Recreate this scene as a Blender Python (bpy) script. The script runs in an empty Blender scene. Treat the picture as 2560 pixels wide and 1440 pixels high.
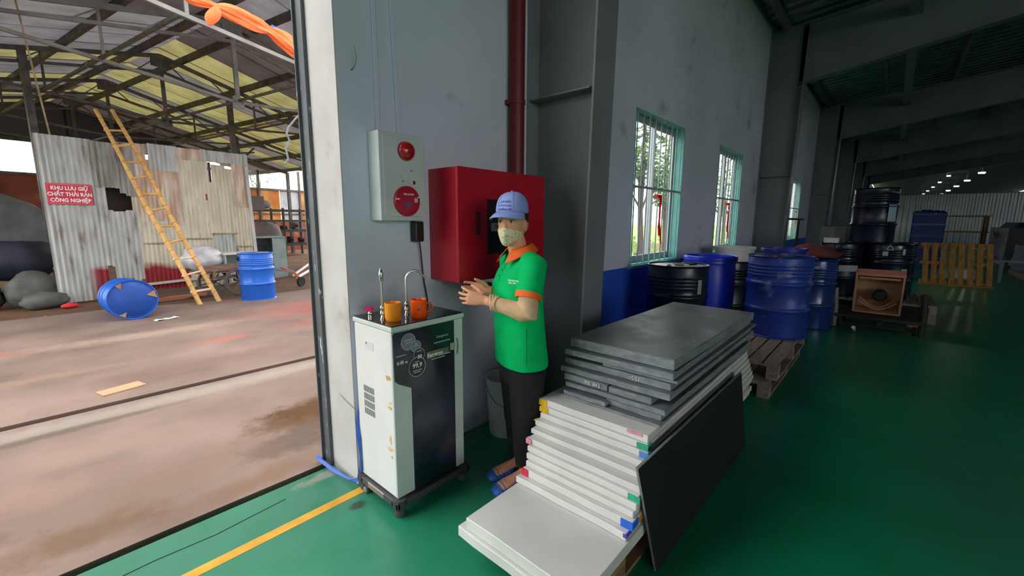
import bpy, bmesh, math, random
from math import sin, cos, pi, radians, sqrt, atan2, hypot
from mathutils import Vector, Matrix, noise
V = Vector
random.seed(7)
SC = bpy.context.scene
COL = SC.collection

# ---------------------------------------------------------------- camera
cam_d = bpy.data.cameras.new('camera')
cam = bpy.data.objects.new('camera', cam_d)
COL.objects.link(cam)
FPX = 1060.7
cam_d.sensor_fit = 'HORIZONTAL'
cam_d.sensor_width = 36.0
cam_d.lens = 36.0 * FPX / 2560.0
cam_d.clip_start = 0.02
cam_d.clip_end = 400
YAW, PIT, ROL = 0.844516, 0.158304, 0.005646
fw = V((sin(YAW) * cos(PIT), cos(YAW) * cos(PIT), -sin(PIT)))
rt = V((cos(YAW), -sin(YAW), 0))
upv = rt.cross(fw)
r2 = rt * cos(ROL) + upv * sin(ROL)
u2 = upv * cos(ROL) - rt * sin(ROL)
cam.matrix_world = Matrix(((r2.x, u2.x, -fw.x, 0), (r2.y, u2.y, -fw.y, 0), (r2.z, u2.z, -fw.z, 1.5), (0, 0, 0, 1)))
SC.camera = cam

# ---------------------------------------------------------------- sky, exposure
SKY = 1.0
w = bpy.data.worlds.new('overcast sky')
SC.world = w
w.use_nodes = True
bg = w.node_tree.nodes['Background']
bg.inputs[0].default_value = (1.0, 0.99, 0.975, 1)
bg.inputs[1].default_value = SKY
SC.view_settings.view_transform = 'Standard'
SC.view_settings.look = 'None'
SC.view_settings.gamma = 1
SC.view_settings.use_curve_mapping = False
SC.view_settings.exposure = 2.25
cy = SC.cycles
cy.use_denoising = True
try:
    cy.denoiser = 'OPENIMAGEDENOISE'
except Exception:
    pass
cy.max_bounces = 10
cy.diffuse_bounces = 6
cy.glossy_bounces = 4
cy.transmission_bounces = 6
cy.transparent_max_bounces = 12
cy.sample_clamp_indirect = 6
cy.caustics_reflective = False
cy.caustics_refractive = False


def portal(name, loc, rot, sx, sy):
    """sky portal in an opening: guides sampling of the sky, adds no light of its own"""
    l = bpy.data.lights.new(name, 'AREA')
    l.shape = 'RECTANGLE'
    l.size, l.size_y = sx, sy
    l.cycles.is_portal = True
    o = bpy.data.objects.new(name, l)
    COL.objects.link(o)
    o.location = loc
    o.rotation_euler = rot
    return o


# ---------------------------------------------------------------- helpers
def srgb(r, g, b):
    def f(x):
        x /= 255.0
        return x / 12.92 if x <= 0.04045 else ((x + 0.055) / 1.055) ** 2.4
    return (f(r), f(g), f(b), 1)


MATS = {}


def M(name, col, rough=.6, metal=0., col2=None, scale=6., detail=4., lo=.35, hi=.65, bump=0., bscale=None, spec=.5,
      stretch=(1, 1, 1), coat=0., trans=0., alpha=1., emit=None, estr=0., rvar=0., col3=None, scale3=2., lo3=.55, hi3=.7, sheen=0.):
    m = bpy.data.materials.new(name)
    m.use_nodes = True
    nt = m.node_tree
    N, L = nt.nodes, nt.links
    b = N['Principled BSDF']
    b.inputs['Base Color'].default_value = col
    b.inputs['Roughness'].default_value = rough
    b.inputs['Metallic'].default_value = metal
    b.inputs['Specular IOR Level'].default_value = spec
    if coat:
        b.inputs['Coat Weight'].default_value = coat
        b.inputs['Coat Roughness'].default_value = .08
    if sheen:
        b.inputs['Sheen Weight'].default_value = sheen
    if alpha < 1:
        b.inputs['Alpha'].default_value = alpha
    if emit:
        b.inputs['Emission Color'].default_value = emit
        b.inputs['Emission Strength'].default_value = estr
    tc = mp = None
    if col2 or bump or col3 or rvar:
        tc = N.new('ShaderNodeTexCoord')
        mp = N.new('ShaderNodeMapping')
        mp.inputs['Scale'].default_value = stretch
        L.new(tc.outputs['Object'], mp.inputs['Vector'])
    last = None
    if col2 or rvar:
        n = N.new('ShaderNodeTexNoise')
        n.inputs['Scale'].default_value = scale
        n.inputs['Detail'].default_value = detail
        L.new(mp.outputs[0], n.inputs['Vector'])
        rp = N.new('ShaderNodeMapRange')
        rp.inputs[1].default_value = lo
        rp.inputs[2].default_value = hi
        L.new(n.outputs[0], rp.inputs[0])
        if col2:
            mx = N.new('ShaderNodeMix')
            mx.data_type = 'RGBA'
            mx.inputs[6].default_value = col
            mx.inputs[7].default_value = col2
            L.new(rp.outputs[0], mx.inputs[0])
            last = mx.outputs[2]
        if rvar:
            rr = N.new('ShaderNodeMapRange')
            rr.inputs[3].default_value = max(0.02, rough - rvar)
            rr.inputs[4].default_value = min(1, rough + rvar)
            L.new(rp.outputs[0], rr.inputs[0])
            L.new(rr.outputs[0], b.inputs['Roughness'])
    if col3:
        n3 = N.new('ShaderNodeTexNoise')
        n3.inputs['Scale'].default_value = scale3
        n3.inputs['Detail'].default_value = 6
        L.new(mp.outputs[0], n3.inputs['Vector'])
        r3 = N.new('ShaderNodeMapRange')
        r3.inputs[1].default_value = lo3
        r3.inputs[2].default_value = hi3
        L.new(n3.outputs[0], r3.inputs[0])
        m3 = N.new('ShaderNodeMix')
        m3.data_type = 'RGBA'
        if last:
            L.new(last, m3.inputs[6])
        else:
            m3.inputs[6].default_value = col
        m3.inputs[7].default_value = col3
        L.new(r3.outputs[0], m3.inputs[0])
        last = m3.outputs[2]
    if last:
        L.new(last, b.inputs['Base Color'])
    if bump:
        nb = N.new('ShaderNodeTexNoise')
        nb.inputs['Scale'].default_value = bscale or scale * 3
        nb.inputs['Detail'].default_value = 5
        L.new(mp.outputs[0], nb.inputs['Vector'])
        bp = N.new('ShaderNodeBump')
        bp.inputs['Strength'].default_value = min(1, bump)
        bp.inputs['Distance'].default_value = .01
        L.new(nb.outputs[0], bp.inputs['Height'])
        L.new(bp.outputs[0], b.inputs['Normal'])
    if trans:
        tr = N.new('ShaderNodeBsdfTranslucent')
        tr.inputs['Color'].default_value = col2 if False else col
        if last:
            L.new(last, tr.inputs['Color'])
        ms = N.new('ShaderNodeMixShader')
        ms.inputs[0].default_value = trans
        out = N['Material Output']
        L.new(b.outputs[0], ms.inputs[1])
        L.new(tr.outputs[0], ms.inputs[2])
        L.new(ms.outputs[0], out.inputs[0])
    MATS[name] = m
    return m


class MB:
    """collects shapes into ONE mesh"""

    def __init__(s):
        s.v, s.f = [], []

    def add(s, vs, fs):
        o = len(s.v)
        s.v += [tuple(p) for p in vs]
        s.f += [tuple(i + o for i in f) for f in fs]
        return s

    def box(s, a, b):
        x0, y0, z0 = a
        x1, y1, z1 = b
        return s.add([(x0, y0, z0), (x1, y0, z0), (x1, y1, z0), (x0, y1, z0), (x0, y0, z1), (x1, y0, z1), (x1, y1, z1), (x0, y1, z1)],
                     [(3, 2, 1, 0), (4, 5, 6, 7), (0, 1, 5, 4), (1, 2, 6, 5), (2, 3, 7, 6), (3, 0, 4, 7)])

    def obox(s, c, size, R=None):
        R = R or Matrix.Identity(3)
        c = V(c)
        h = V(size) / 2
        vs = [c + R @ V((sx * h.x, sy * h.y, sz * h.z)) for sz in (-1, 1) for sx, sy in ((-1, -1), (1, -1), (1, 1), (-1, 1))]
        return s.add(vs, [(3, 2, 1, 0), (4, 5, 6, 7), (0, 1, 5, 4), (1, 2, 6, 5), (2, 3, 7, 6), (3, 0, 4, 7)])

    def prism(s, poly, ext):
        """poly: 3-D points of one face; ext: extrusion vector"""
        n = len(poly)
        e = V(ext)
        vs = [V(p) for p in poly] + [V(p) + e for p in poly]
        return s.add(vs, [tuple(range(n))[::-1], tuple(range(n, 2 * n))] + [(i, (i + 1) % n, n + (i + 1) % n, n + i) for i in range(n)])

    def bar(s, p, q, w_, h_=None, up=(0, 0, 1)):
        p, q = V(p), V(q)
        h_ = h_ or w_
        d = (q - p).normalized()
        u = V(up)
        if abs(d.dot(u)) > .98:
            u = V((1, 0, 0))
        x = d.cross(u).normalized()
        y = x.cross(d)
        vs = [c + x * sx * w_ / 2 + y * sy * h_ / 2 for c in (p, q) for sx, sy in ((-1, -1), (1, -1), (1, 1), (-1, 1))]
        return s.add(vs, [(3, 2, 1, 0), (4, 5, 6, 7), (0, 1, 5, 4), (1, 2, 6, 5), (2, 3, 7, 6), (3, 0, 4, 7)])

    def tube(s, pts, r, n=8, cap=True, flat=None):
        pts = [V(p) for p in pts]
        R = r if isinstance(r, (list, tuple)) else [r] * len(pts)
        rings = []
        prev = None
        for i, p in enumerate(pts):
            a = pts[max(i - 1, 0)]
            b = pts[min(i + 1, len(pts) - 1)]
            d = (b - a).normalized()
            if prev is None:
                t = V((0, 0, 1)) if abs(d.z) < .9 else V((1, 0, 0))
                x = d.cross(t).normalized()
            else:
                x = (prev - d * prev.dot(d))
                x = x.normalized() if x.length > 1e-6 else d.orthogonal().normalized()
            prev = x
            y = d.cross(x)
            rings.append([p + (x * cos(2 * pi * k / n) + y * sin(2 * pi * k / n)) * R[i] for k in range(n)])
        return s.loft(rings, cap)

    def loft(s, rings, cap=True, closed=True):
        n = len(rings[0])
        vs = [p for rg in rings for p in rg]
        fs = []
        for i in range(len(rings) - 1):
            for k in range(n if closed else n - 1):
                k2 = (k + 1) % n
                fs.append((i * n + k, i * n + k2, (i + 1) * n + k2, (i + 1) * n + k))
        if cap:
            fs.append(tuple(range(n))[::-1])
            fs.append(tuple(range((len(rings) - 1) * n, len(rings) * n)))
        return s.add(vs, fs)

    def lathe(s, prof, n=24, T=None, cap=True):
        T = T or Matrix.Identity(4)
        rings = [[T @ V((r * cos(2 * pi * k / n), r * sin(2 * pi * k / n), z)) for k in range(n)] for r, z in prof]
        return s.loft(rings, cap)

    def ball(s, c, r, n=12, m=8, R=None):
        r = V(r) if not isinstance(r, (int, float)) else V((r, r, r))
        R = R or Matrix.Identity(3)
        c = V(c)
        rings = []
        for j in range(m + 1):
            t = pi * (.02 + .96 * j / m)
            rings.append([c + R @ V((r.x * sin(t) * cos(2 * pi * k / n), r.y * sin(t) * sin(2 * pi * k / n), -r.z * cos(t))) for k in range(n)])
        return s.loft(rings)

    def sheet(s, f, nu, nv):
        """open grid f(i/nu, j/nv)"""
        vs = [f(i / nu, j / nv) for j in range(nv + 1) for i in range(nu + 1)]
        fs = [(j * (nu + 1) + i, j * (nu + 1) + i + 1, (j + 1) * (nu + 1) + i + 1, (j + 1) * (nu + 1) + i) for j in range(nv) for i in range(nu)]
        return s.add(vs, fs)

    def shift(s, d):
        d = V(d)
        s.v = [tuple(V(p) + d) for p in s.v]
        return s

    def xform(s, T):
        s.v = [tuple(T @ V(p)) for p in s.v]
        return s

    def build(s, name, mat, parent=None, smooth=False, bevel=0., origin=None, solid=0., seg=1, angle=40, tm=None):
        me = bpy.data.meshes.new(name)
        off = V((0, 0, 0))
        if parent is None:
            if origin is None:
                xs, ys, zs = zip(*s.v)
                off = V(((min(xs) + max(xs)) / 2, (min(ys) + max(ys)) / 2, min(zs)))
            else:
                off = V(origin)
        vs = [tuple(V(p) - off) for p in s.v] if off.length else s.v
        me.from_pydata(vs, [], s.f)
        bm = bmesh.new()
        bm.from_mesh(me)
        bmesh.ops.recalc_face_normals(bm, faces=bm.faces)
        bm.to_mesh(me)
        bm.free()
        me.materials.append(mat)
        if smooth:
            me.polygons.foreach_set('use_smooth', [True] * len(me.polygons))
            me.set_sharp_from_angle(angle=radians(angle))
        o = bpy.data.objects.new(name, me)
        COL.objects.link(o)
        o.location = off
        if parent is not None:
            o.parent = parent
            o.matrix_parent_inverse = world_of(parent).inverted()
        if solid:
            md = o.modifiers.new('solid', 'SOLIDIFY')
            md.thickness = solid
            md.offset = 0
        if bevel:
            md = o.modifiers.new('edge', 'BEVEL')
            md.width = bevel
            md.segments = seg
            md.limit_method = 'ANGLE'
        return o


def world_of(o):
    m = Matrix.LocRotScale(o.location, o.rotation_euler, o.scale)
    if o.parent is not None:
        m = world_of(o.parent) @ o.matrix_parent_inverse @ m
    return m


def tag(o, label=None, cat=None, group=None, kind=None):
    if label:
        o['label'] = label
    if cat:
        o['category'] = cat
    if group:
        o['group'] = group
    if kind:
        o['kind'] = kind
    return o


def thing(name, label, cat, loc, group=None, kind=None):
    o = bpy.data.objects.new(name, None)
    COL.objects.link(o)
    o.location = loc
    o.empty_display_size = .1
    return tag(o, label, cat, group, kind)


def struct(o):
    o['kind'] = 'structure'
    return o


def copy_tree(o, parent=None, loc=None, label=None, rotz=None):
    c = o.copy()
    COL.objects.link(c)
    if parent is not None:
        c.parent = parent
    if loc is not None:
        c.location = loc
    if rotz is not None:
        c.rotation_euler = (0, 0, rotz)
    if label:
        c['label'] = label
    for ch in o.children:
        copy_tree(ch, c)
    return c


def text(name, s, size, org, xdir, ydir, mat, parent=None, align='CENTER', thick=.0006, warp=None, width=None, sx=1.0, bold=0.0):
    """flat lettering: org = middle of the line, xdir / ydir = reading and up directions"""
    cu = bpy.data.curves.new(name, 'FONT')
    cu.body = s
    cu.size = size
    cu.align_x = align
    cu.align_y = 'CENTER'
    cu.resolution_u = 2
    cu.offset = bold
    to = bpy.data.objects.new(name, cu)
    COL.objects.link(to)
    me = bpy.data.meshes.new_from_object(to)
    bpy.data.objects.remove(to)
    x, y = V(xdir).normalized(), V(ydir).normalized()
    n = x.cross(y)
    org = V(org)
    for v in me.vertices:
        p = v.co
        if warp:
            v.co = warp(p.x, p.y)
        else:
            v.co = org + x * p.x * sx + y * p.y + n * thick
    me.materials.clear()
    me.materials.append(mat)
    me.name = name
    o = bpy.data.objects.new(name, me)
    COL.objects.link(o)
    if parent is not None:
        o.parent = parent
        o.matrix_parent_inverse = world_of(parent).inverted()
    return o


def rotz(a):
    return Matrix.Rotation(a, 3, 'Z')
# ---------------------------------------------------------------- materials
paint_white = M('white paint', srgb(206, 208, 206), .55, col2=srgb(190, 192, 190), scale=2.2, bump=.05, bscale=40, col3=srgb(160, 150, 138), scale3=5, lo3=.62, hi3=.8)
steel_dark = M('dark steel', srgb(70, 72, 76), .5, .3, col2=srgb(92, 94, 97), scale=9)
steel_black = M('black steel', srgb(30, 30, 31), .6, .2, col2=srgb(48, 45, 43), scale=12)
steel_grey = M('grey painted steel', srgb(128, 134, 140), .45, .2, col2=srgb(108, 113, 118), scale=4)
steel_frame = M('grey primer steel', srgb(132, 137, 142), .42, .15, col2=srgb(118, 123, 128), scale=1.5, bump=.03)
truss_steel = M('old truss steel', srgb(92, 90, 88), .65, .2, col2=srgb(66, 62, 60), scale=5, col3=srgb(120, 84, 60), scale3=9)
chrome = M('chrome', srgb(215, 215, 215), .12, 1.)
black_pl = M('black plastic', srgb(22, 22, 24), .45)
rubber = M('rubber', srgb(30, 30, 31), .8)
white_txt = M('white print', srgb(235, 235, 235), .6)
red_paint = M('red enamel', srgb(188, 12, 42), .33, col2=srgb(174, 10, 38), scale=3, coat=.3)
wood = M('pallet wood', srgb(158, 128, 98), .8, col2=srgb(120, 94, 70), scale=5, stretch=(1, 6, 6), bump=.2, bscale=30)
wood_y = M('yellow pine', srgb(190, 140, 66), .7, col2=srgb(150, 104, 46), scale=4, stretch=(6, 6, 1), bump=.1, bscale=30)
white_pl = M('white plastic', srgb(225, 226, 224), .4, col2=srgb(205, 206, 204), scale=5)
cardboard = M('brown board', srgb(170, 128, 88), .85, col2=srgb(146, 104, 70), scale=6)
glass = M('window glass', srgb(240, 245, 245), .03, alpha=.12)


def mat_wall():
    m = M('wall paint, blue dado', srgb(211, 217, 235), .6, col2=srgb(194, 200, 218), scale=.9, detail=6, bump=.06, bscale=25,
          col3=srgb(150, 146, 138), scale3=2.6, lo3=.62, hi3=.8)
    nt = m.node_tree
    N, L = nt.nodes, nt.links
    b = N['Principled BSDF']
    old = b.inputs['Base Color'].links[0].from_socket
    tc = N.new('ShaderNodeTexCoord')
    sp = N.new('ShaderNodeSeparateXYZ')
    L.new(tc.outputs['Object'], sp.inputs[0])

    def op(o, a, v):
        n = N.new('ShaderNodeMath')
        n.operation = o
        for i, s in enumerate((a, v)):
            if isinstance(s, (int, float)):
                n.inputs[i].default_value = s
            else:
                L.new(s, n.inputs[i])
        return n.outputs[0]
    msk = op('MULTIPLY', op('LESS_THAN', sp.outputs[2], 1.0), op('GREATER_THAN', sp.outputs[0], 2.75))
    msk = op('MULTIPLY', msk, op('LESS_THAN', sp.outputs[1], 2.16))
    mx = N.new('ShaderNodeMix')
    mx.data_type = 'RGBA'
    L.new(msk, mx.inputs[0])
    L.new(old, mx.inputs[6])
    mx.inputs[7].default_value = srgb(40, 84, 200)
    L.new(mx.outputs[2], b.inputs['Base Color'])
    return m


def blob_mat(name, base, base2, blobs, rough=.8, bump=.25, scale=1.4, spec=.3, rmul=None):
    """noise-mottled ground with stains and painted-in light of their own shape; blobs: (x, y, rx, ry, colour, softness, strength)"""
    m = M(name, base, rough, col2=base2, scale=scale, detail=12, lo=.3, hi=.7, bump=bump, bscale=9, spec=spec)
    nt = m.node_tree
    N, L = nt.nodes, nt.links
    b = N['Principled BSDF']
    last = b.inputs['Base Color'].links[0].from_socket
    tc = N.new('ShaderNodeTexCoord')
    nz = N.new('ShaderNodeTexNoise')
    nz.inputs['Scale'].default_value = 6.0
    nz.inputs['Detail'].default_value = 8
    nz.inputs['Roughness'].default_value = .72
    L.new(tc.outputs['Object'], nz.inputs['Vector'])
    for (x, y, rx, ry, colr, soft, stg) in blobs:
        mp = N.new('ShaderNodeMapping')
        mp.vector_type = 'TEXTURE'
        mp.inputs['Location'].default_value = (x, y, 0)
        mp.inputs['Scale'].default_value = (rx, ry, 50)
        L.new(tc.outputs['Object'], mp.inputs['Vector'])
        ln = N.new('ShaderNodeVectorMath')
        ln.operation = 'LENGTH'
        L.new(mp.outputs[0], ln.inputs[0])
        ad = N.new('ShaderNodeMath')
        ad.operation = 'MULTIPLY_ADD'
        L.new(nz.outputs[0], ad.inputs[0])
        ad.inputs[1].default_value = 1.9
        L.new(ln.outputs['Value'], ad.inputs[2])
        mr = N.new('ShaderNodeMapRange')
        mr.inputs[1].default_value = 1.75 + soft
        mr.inputs[2].default_value = 1.75 - soft
        mr.inputs[3].default_value = 0
        mr.inputs[4].default_value = stg
        L.new(ad.outputs[0], mr.inputs[0])
        mx = N.new('ShaderNodeMix')
        mx.data_type = 'RGBA'
        L.new(mr.outputs[0], mx.inputs[0])
        L.new(last, mx.inputs[6])
        mx.inputs[7].default_value = colr
        last = mx.outputs[2]
    L.new(last, b.inputs['Base Color'])
    return m


wall_mat = mat_wall()
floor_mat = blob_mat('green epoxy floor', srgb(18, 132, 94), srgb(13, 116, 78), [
    (.2, 2.25, 1.6, .42, srgb(80, 122, 104), .5, .85),
    (.5, 1.45, 1.4, .85, srgb(56, 150, 118), .8, .7),  # brighter green painted in where daylight from the doorway falls
    (.985, 1.965, .05, .04, srgb(50, 60, 54), .3, .9),
    (1.0, 2.36, .2, .05, srgb(150, 148, 136), .3, .8),
    (3.2, -.6, 1.6, .5, srgb(52, 92, 80), .5, .5),
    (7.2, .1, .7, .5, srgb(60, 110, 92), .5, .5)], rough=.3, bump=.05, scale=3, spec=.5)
yard_mat = blob_mat('yard concrete', srgb(148, 126, 114), srgb(112, 94, 85), [
    (1.3, 3.3, .46, .3, srgb(84, 54, 22), .3, .95),
    (1.1, 2.95, .42, .2, srgb(80, 66, 58), .25, .85),
    (1.45, 2.85, .25, .2, srgb(196, 104, 96), .3, .6),
    (.4, 3.0, .8, .35, srgb(124, 102, 88), .6, .7),
    (.75, 2.62, .5, .1, srgb(120, 92, 72), .4, .7),
    (-.5, 3.0, .3, .12, srgb(104, 82, 64), .4, .7),
    (.2, 3.75, .5, .14, srgb(146, 124, 108), .5, .6),
    (-.3, 5.9, 1.0, .12, srgb(150, 124, 106), .5, .6),
    (.8, 7.2, 1.4, .2, srgb(190, 168, 148), .6, .5),
    (.0, 2.75, .35, .14, srgb(110, 84, 62), .4, .7),
    (-.2, 3.4, .35, .2, srgb(150, 122, 108), .5, .6),
    (3.6, 7.4, 1.2, .7, srgb(176, 74, 68), .7, .65),
    (2.9, 6.3, .7, .25, srgb(168, 82, 74), .6, .5),
    (1.2, 5.3, 1.2, .22, srgb(120, 96, 86), .5, .7),
    (-.6, 7.2, .5, .15, srgb(170, 90, 82), .4, .6),
    (1.5, 6.2, .3, .15, srgb(190, 104, 90), .4, .5),
    (1.0, 4.42, 4.0, .13, srgb(156, 148, 138), .5, .6),
    (.0, 4.28, .8, .06, srgb(96, 84, 74), .4, .8)], rough=.85, bump=.4, scale=1.1)
soil_mat = blob_mat('yard soil', srgb(122, 88, 66), srgb(92, 68, 52), [(1.5, 10, 3, .5, srgb(86, 66, 54), .6, .7)], rough=.95, bump=.6, scale=1.6)
grass_mat = M('grass ground', srgb(96, 140, 50), .9, col2=srgb(150, 176, 84), scale=2.5)

# ---------------------------------------------------------------- hall shell
YW, WT = 2.13, .30
DX0, DX1, DZ = -4.6, 1.09, 4.2
WIN = [(4.33, 5.72), (7.19, 8.55), (11.3, 12.7), (13.6, 15.0), (18.6, 20.0), (21.2, 22.6), (25.8, 27.2), (28.4, 29.8), (33.0, 34.4)]
WZ0, WZ1 = 1.01, 2.67
HX0, HX1, HY0 = -8., 120., -13.
OPEN_R, OZ0, OZ1 = [(-7.6, .6)], .7, 4.9      # unseen bay added in the wall behind the camera for fill light
EZ = 5.0

b = MB()
b.box((HX0, HY0, -.2), (HX1, YW + WT, 0))
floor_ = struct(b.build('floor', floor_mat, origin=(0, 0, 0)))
# painted line (a thin coat of paint on the floor)
MB().box((-7, 2.045, 0), (1.085, 2.10, .0012)).build('marking_line', M('yellow line paint', srgb(226, 172, 48), .5, col2=srgb(206, 150, 40), scale=8), floor_)
# cracks in the screed
cb = MB()
for pts in ([(-.16, 2.27), (.2, 2.285), (.42, 2.27), (.75, 2.30)], [(-.9, 2.16), (-.55, 2.18), (-.3, 2.17)]):
    cb.tube([(x, y, .0005) for x, y in pts], .0022, 4)
cb.build('floor_crack', M('crack', srgb(30, 30, 26), .9), floor_)

b = MB()
x = HX0
ops = [(DX0, DX1, 0, DZ)]
WTW = .14                              # the bays between the columns are thinner than the door pier
for a, c, z0, z1 in ops:
    b.box((x, YW, 0), (a, YW + WT, EZ + .35))
    if z0 > 0:
        b.box((a, YW, 0), (c, YW + WT, z0))
    b.box((a, YW, z1), (c, YW + WT, EZ + .35))
    x = c
b.box((x, YW, 0), (2.7, YW + WT, EZ + .35))
x = 2.7
for a, c in WIN:
    b.box((x, YW, 0), (a, YW + WTW, EZ + .35)).box((a, YW, 0), (c, YW + WTW, WZ0)).box((a, YW, WZ1), (c, YW + WTW, EZ + .35))
    x = c
b.box((x, YW, 0), (HX1, YW + WTW, EZ + .35))
struct(b.build('wall_left', wall_mat, origin=(0, 0, 0)))
struct(MB().box((HX0 - .2, HY0, 0), (HX0, YW + WT, 5.4)).build('wall_rear', wall_mat, origin=(0, 0, 0)))
wr = MB()
x = HX0
for a, c in OPEN_R:
    wr.box((x, HY0 - .2, 0), (a, HY0, 5.6)).box((a, HY0 - .2, 0), (c, HY0, OZ0)).box((a, HY0 - .2, OZ1), (c, HY0, 5.6))
    x = c
wr.box((x, HY0 - .2, 0), (HX1, HY0, 5.6))
struct(wr.build('wall_right', wall_mat, origin=(0, 0, 0)))
struct(MB().box((HX1, HY0, 0), (HX1 + .2, YW + WT, 8)).build('wall_far', wall_mat, origin=(0, 0, 0)))
struct(MB().box((DX1 - .006, YW + .002, 0), (DX1, YW + WT, DZ)).build('trim_5', M('worn white plaster', srgb(196, 194, 194), .7, col2=srgb(184, 181, 180), scale=4, col3=srgb(150, 132, 118), scale3=3, lo3=.62, hi3=.78, bump=.1, bscale=30), origin=(0, 0, 0)))
# steel angle on the outer edge of the door jamb
jm = M('flaking grey door steel', srgb(92, 96, 102), .5, .2, col2=srgb(80, 84, 90), scale=6, col3=srgb(190, 194, 198), scale3=7, lo3=.64, hi3=.68, stretch=(4, 4, 1))
t1 = struct(MB().box((1.065, YW + WT, 0), (1.13, YW + WT + .075, DZ)).box((1.05, YW + WT + .075, 0), (1.13, YW + WT + .085, DZ)).build('trim_1', jm, origin=(0, 0, 0)))
# dark joint between hall floor and yard
struct(MB().box((-8, YW + WT, -.3), (30, YW + WT + .075, -.055)).build('trim_2', M('dirt in the joint', srgb(52, 40, 32), .95, col2=srgb(34, 27, 22), scale=20, bump=.5), origin=(0, 0, 0)))

# roof: corrugated sheets rising from the eave, ridge at Y = -8.5
RS = .095
RY = -8.5


def roof_z(y):
    return EZ + RS * (YW - y) if y > RY else EZ + RS * (YW - RY) - RS * (RY - y)


sheet_m = M('bare roof sheet', srgb(150, 158, 160), .3, .75, col2=srgb(120, 128, 130), scale=3)


def corr_profile(x0, x1, pitch, amp):
    n = int(round((x1 - x0) / pitch))
    p = (x1 - x0) / n
    out = []
    for i in range(n):
        a = x0 + i * p
        out += [(a, 0), (a + p * .30, 0), (a + p * .42, amp), (a + p * .78, amp), (a + p * .9, 0)]
    out.append((x1, 0))
    return out


b = MB()
pr = corr_profile(HX0, 46, .30, .035)
rings = []
for y in (YW + WT + .3, RY, HY0 - .3):
    rings.append([(px, y, roof_z(y) + .22 + h) for px, h in pr])
b.loft(rings, cap=False, closed=False)
struct(b.build('ceiling', sheet_m, origin=(0, 0, 0)))
struct(MB().box((46, HY0, 6.0), (HX1, YW + WT, 6.3)).build('ceiling_far', M('shaded far roof', srgb(40, 43, 48), .8), origin=(0, 0, 0)))  # gloom of the far hall put into the roof colour

# roof purlins, each a piece
pm = M('purlin steel', srgb(120, 126, 130), .5, .3)
me0 = None
roof = thing('roof_frame', 'grey steel roof framing of the hall under the corrugated sheets', 'roof frame', (0, 0, 5))
roof['kind'] = 'structure'
for i, y in enumerate([1.9, .55, -.8, -2.15, -3.5, -4.85, -6.2, -7.55, -8.9]):
    z = roof_z(y) + .12
    MB().box((HX0, y - .03, z - .1), (46, y + .03, z + .09)).build('purlin', pm, roof)
for k in range(6):
    X = 2.68 + 7.22 * k
    b = MB()
    ys = [1.62, -1.5, -5, RY]
    dz = [1.0, .8, .62, .6]
    for sgn in (1,):
        top = [(X - .09, y, roof_z(y) + .02) for y in ys]
        bot = [(X - .09, y, roof_z(y) - d) for y, d in zip(ys, dz)]
        # web, then flanges
        b.prism([(X - .006, y, roof_z(y)) for y in ys] + [(X - .006, y, roof_z(y) - d) for y, d in list(zip(ys, dz))[::-1]], (.012, 0, 0))
        for line in (top, bot):
            for p, q in zip(line, line[1:]):
                b.bar((X, p[1], p[2]), (X, q[1], q[2]), .2, .014)
    ys = [RY, HY0]
    b.prism([(X - .006, y, roof_z(y)) for y in ys] + [(X - .006, y, roof_z(y) - .7) for y in ys[::-1]], (.012, 0, 0))
    b.build('rafter', steel_frame, roof)
    # bracing strut between rafters
    if k < 5:
        MB().bar((X, .1, roof_z(.1) - .30), (X + 7.22, .1, roof_z(.1) - .30), .16, .16).build('strut', steel_frame, roof)

# steel columns standing along the wall: web, flange, inner flange, stiffener
lab = ['grey steel column standing right behind the woman in green', 'second grey steel column along the window wall, beyond the barred windows',
       'third steel column along the window wall, just before the dark drum stack', None, None, None]
for k in range(6):
    X = 2.68 + 7.22 * k
    t = thing('steel_column', lab[k] or 'far dark steel column along the window wall, beyond the drum stack', 'column', (X, 1.85, 0),
              'steel columns along the window wall')
    top = EZ + .1
    # tapered, wider at the head
    MB().prism([(X - .006, YW, 0), (X - .006, YW, top), (X - .006, 1.52, top), (X - .006, 1.62, 0)], (.012, 0, 0)).build('web', steel_frame, t)
    MB().prism([(X - .13, 1.62, 0), (X - .13, 1.605, 0), (X - .13, 1.505, top), (X - .13, 1.52, top)], (.26, 0, 0)).build('flange', steel_frame, t)
    MB().box((X - .13, YW - .014, 0), (X + .13, YW, top)).build('flange', steel_frame, t)
    MB().prism([(X - .12, YW - .02, 2.37), (X - .12, 1.60, 2.37), (X + .12, 1.60, 2.37), (X + .12, YW - .02, 2.37)], (0, 0, .012)).build('stiffener', steel_frame, t)
    MB().box((X - .2, 1.5, 0), (X + .2, YW, .02)).build('base_plate', steel_frame, t)

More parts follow.
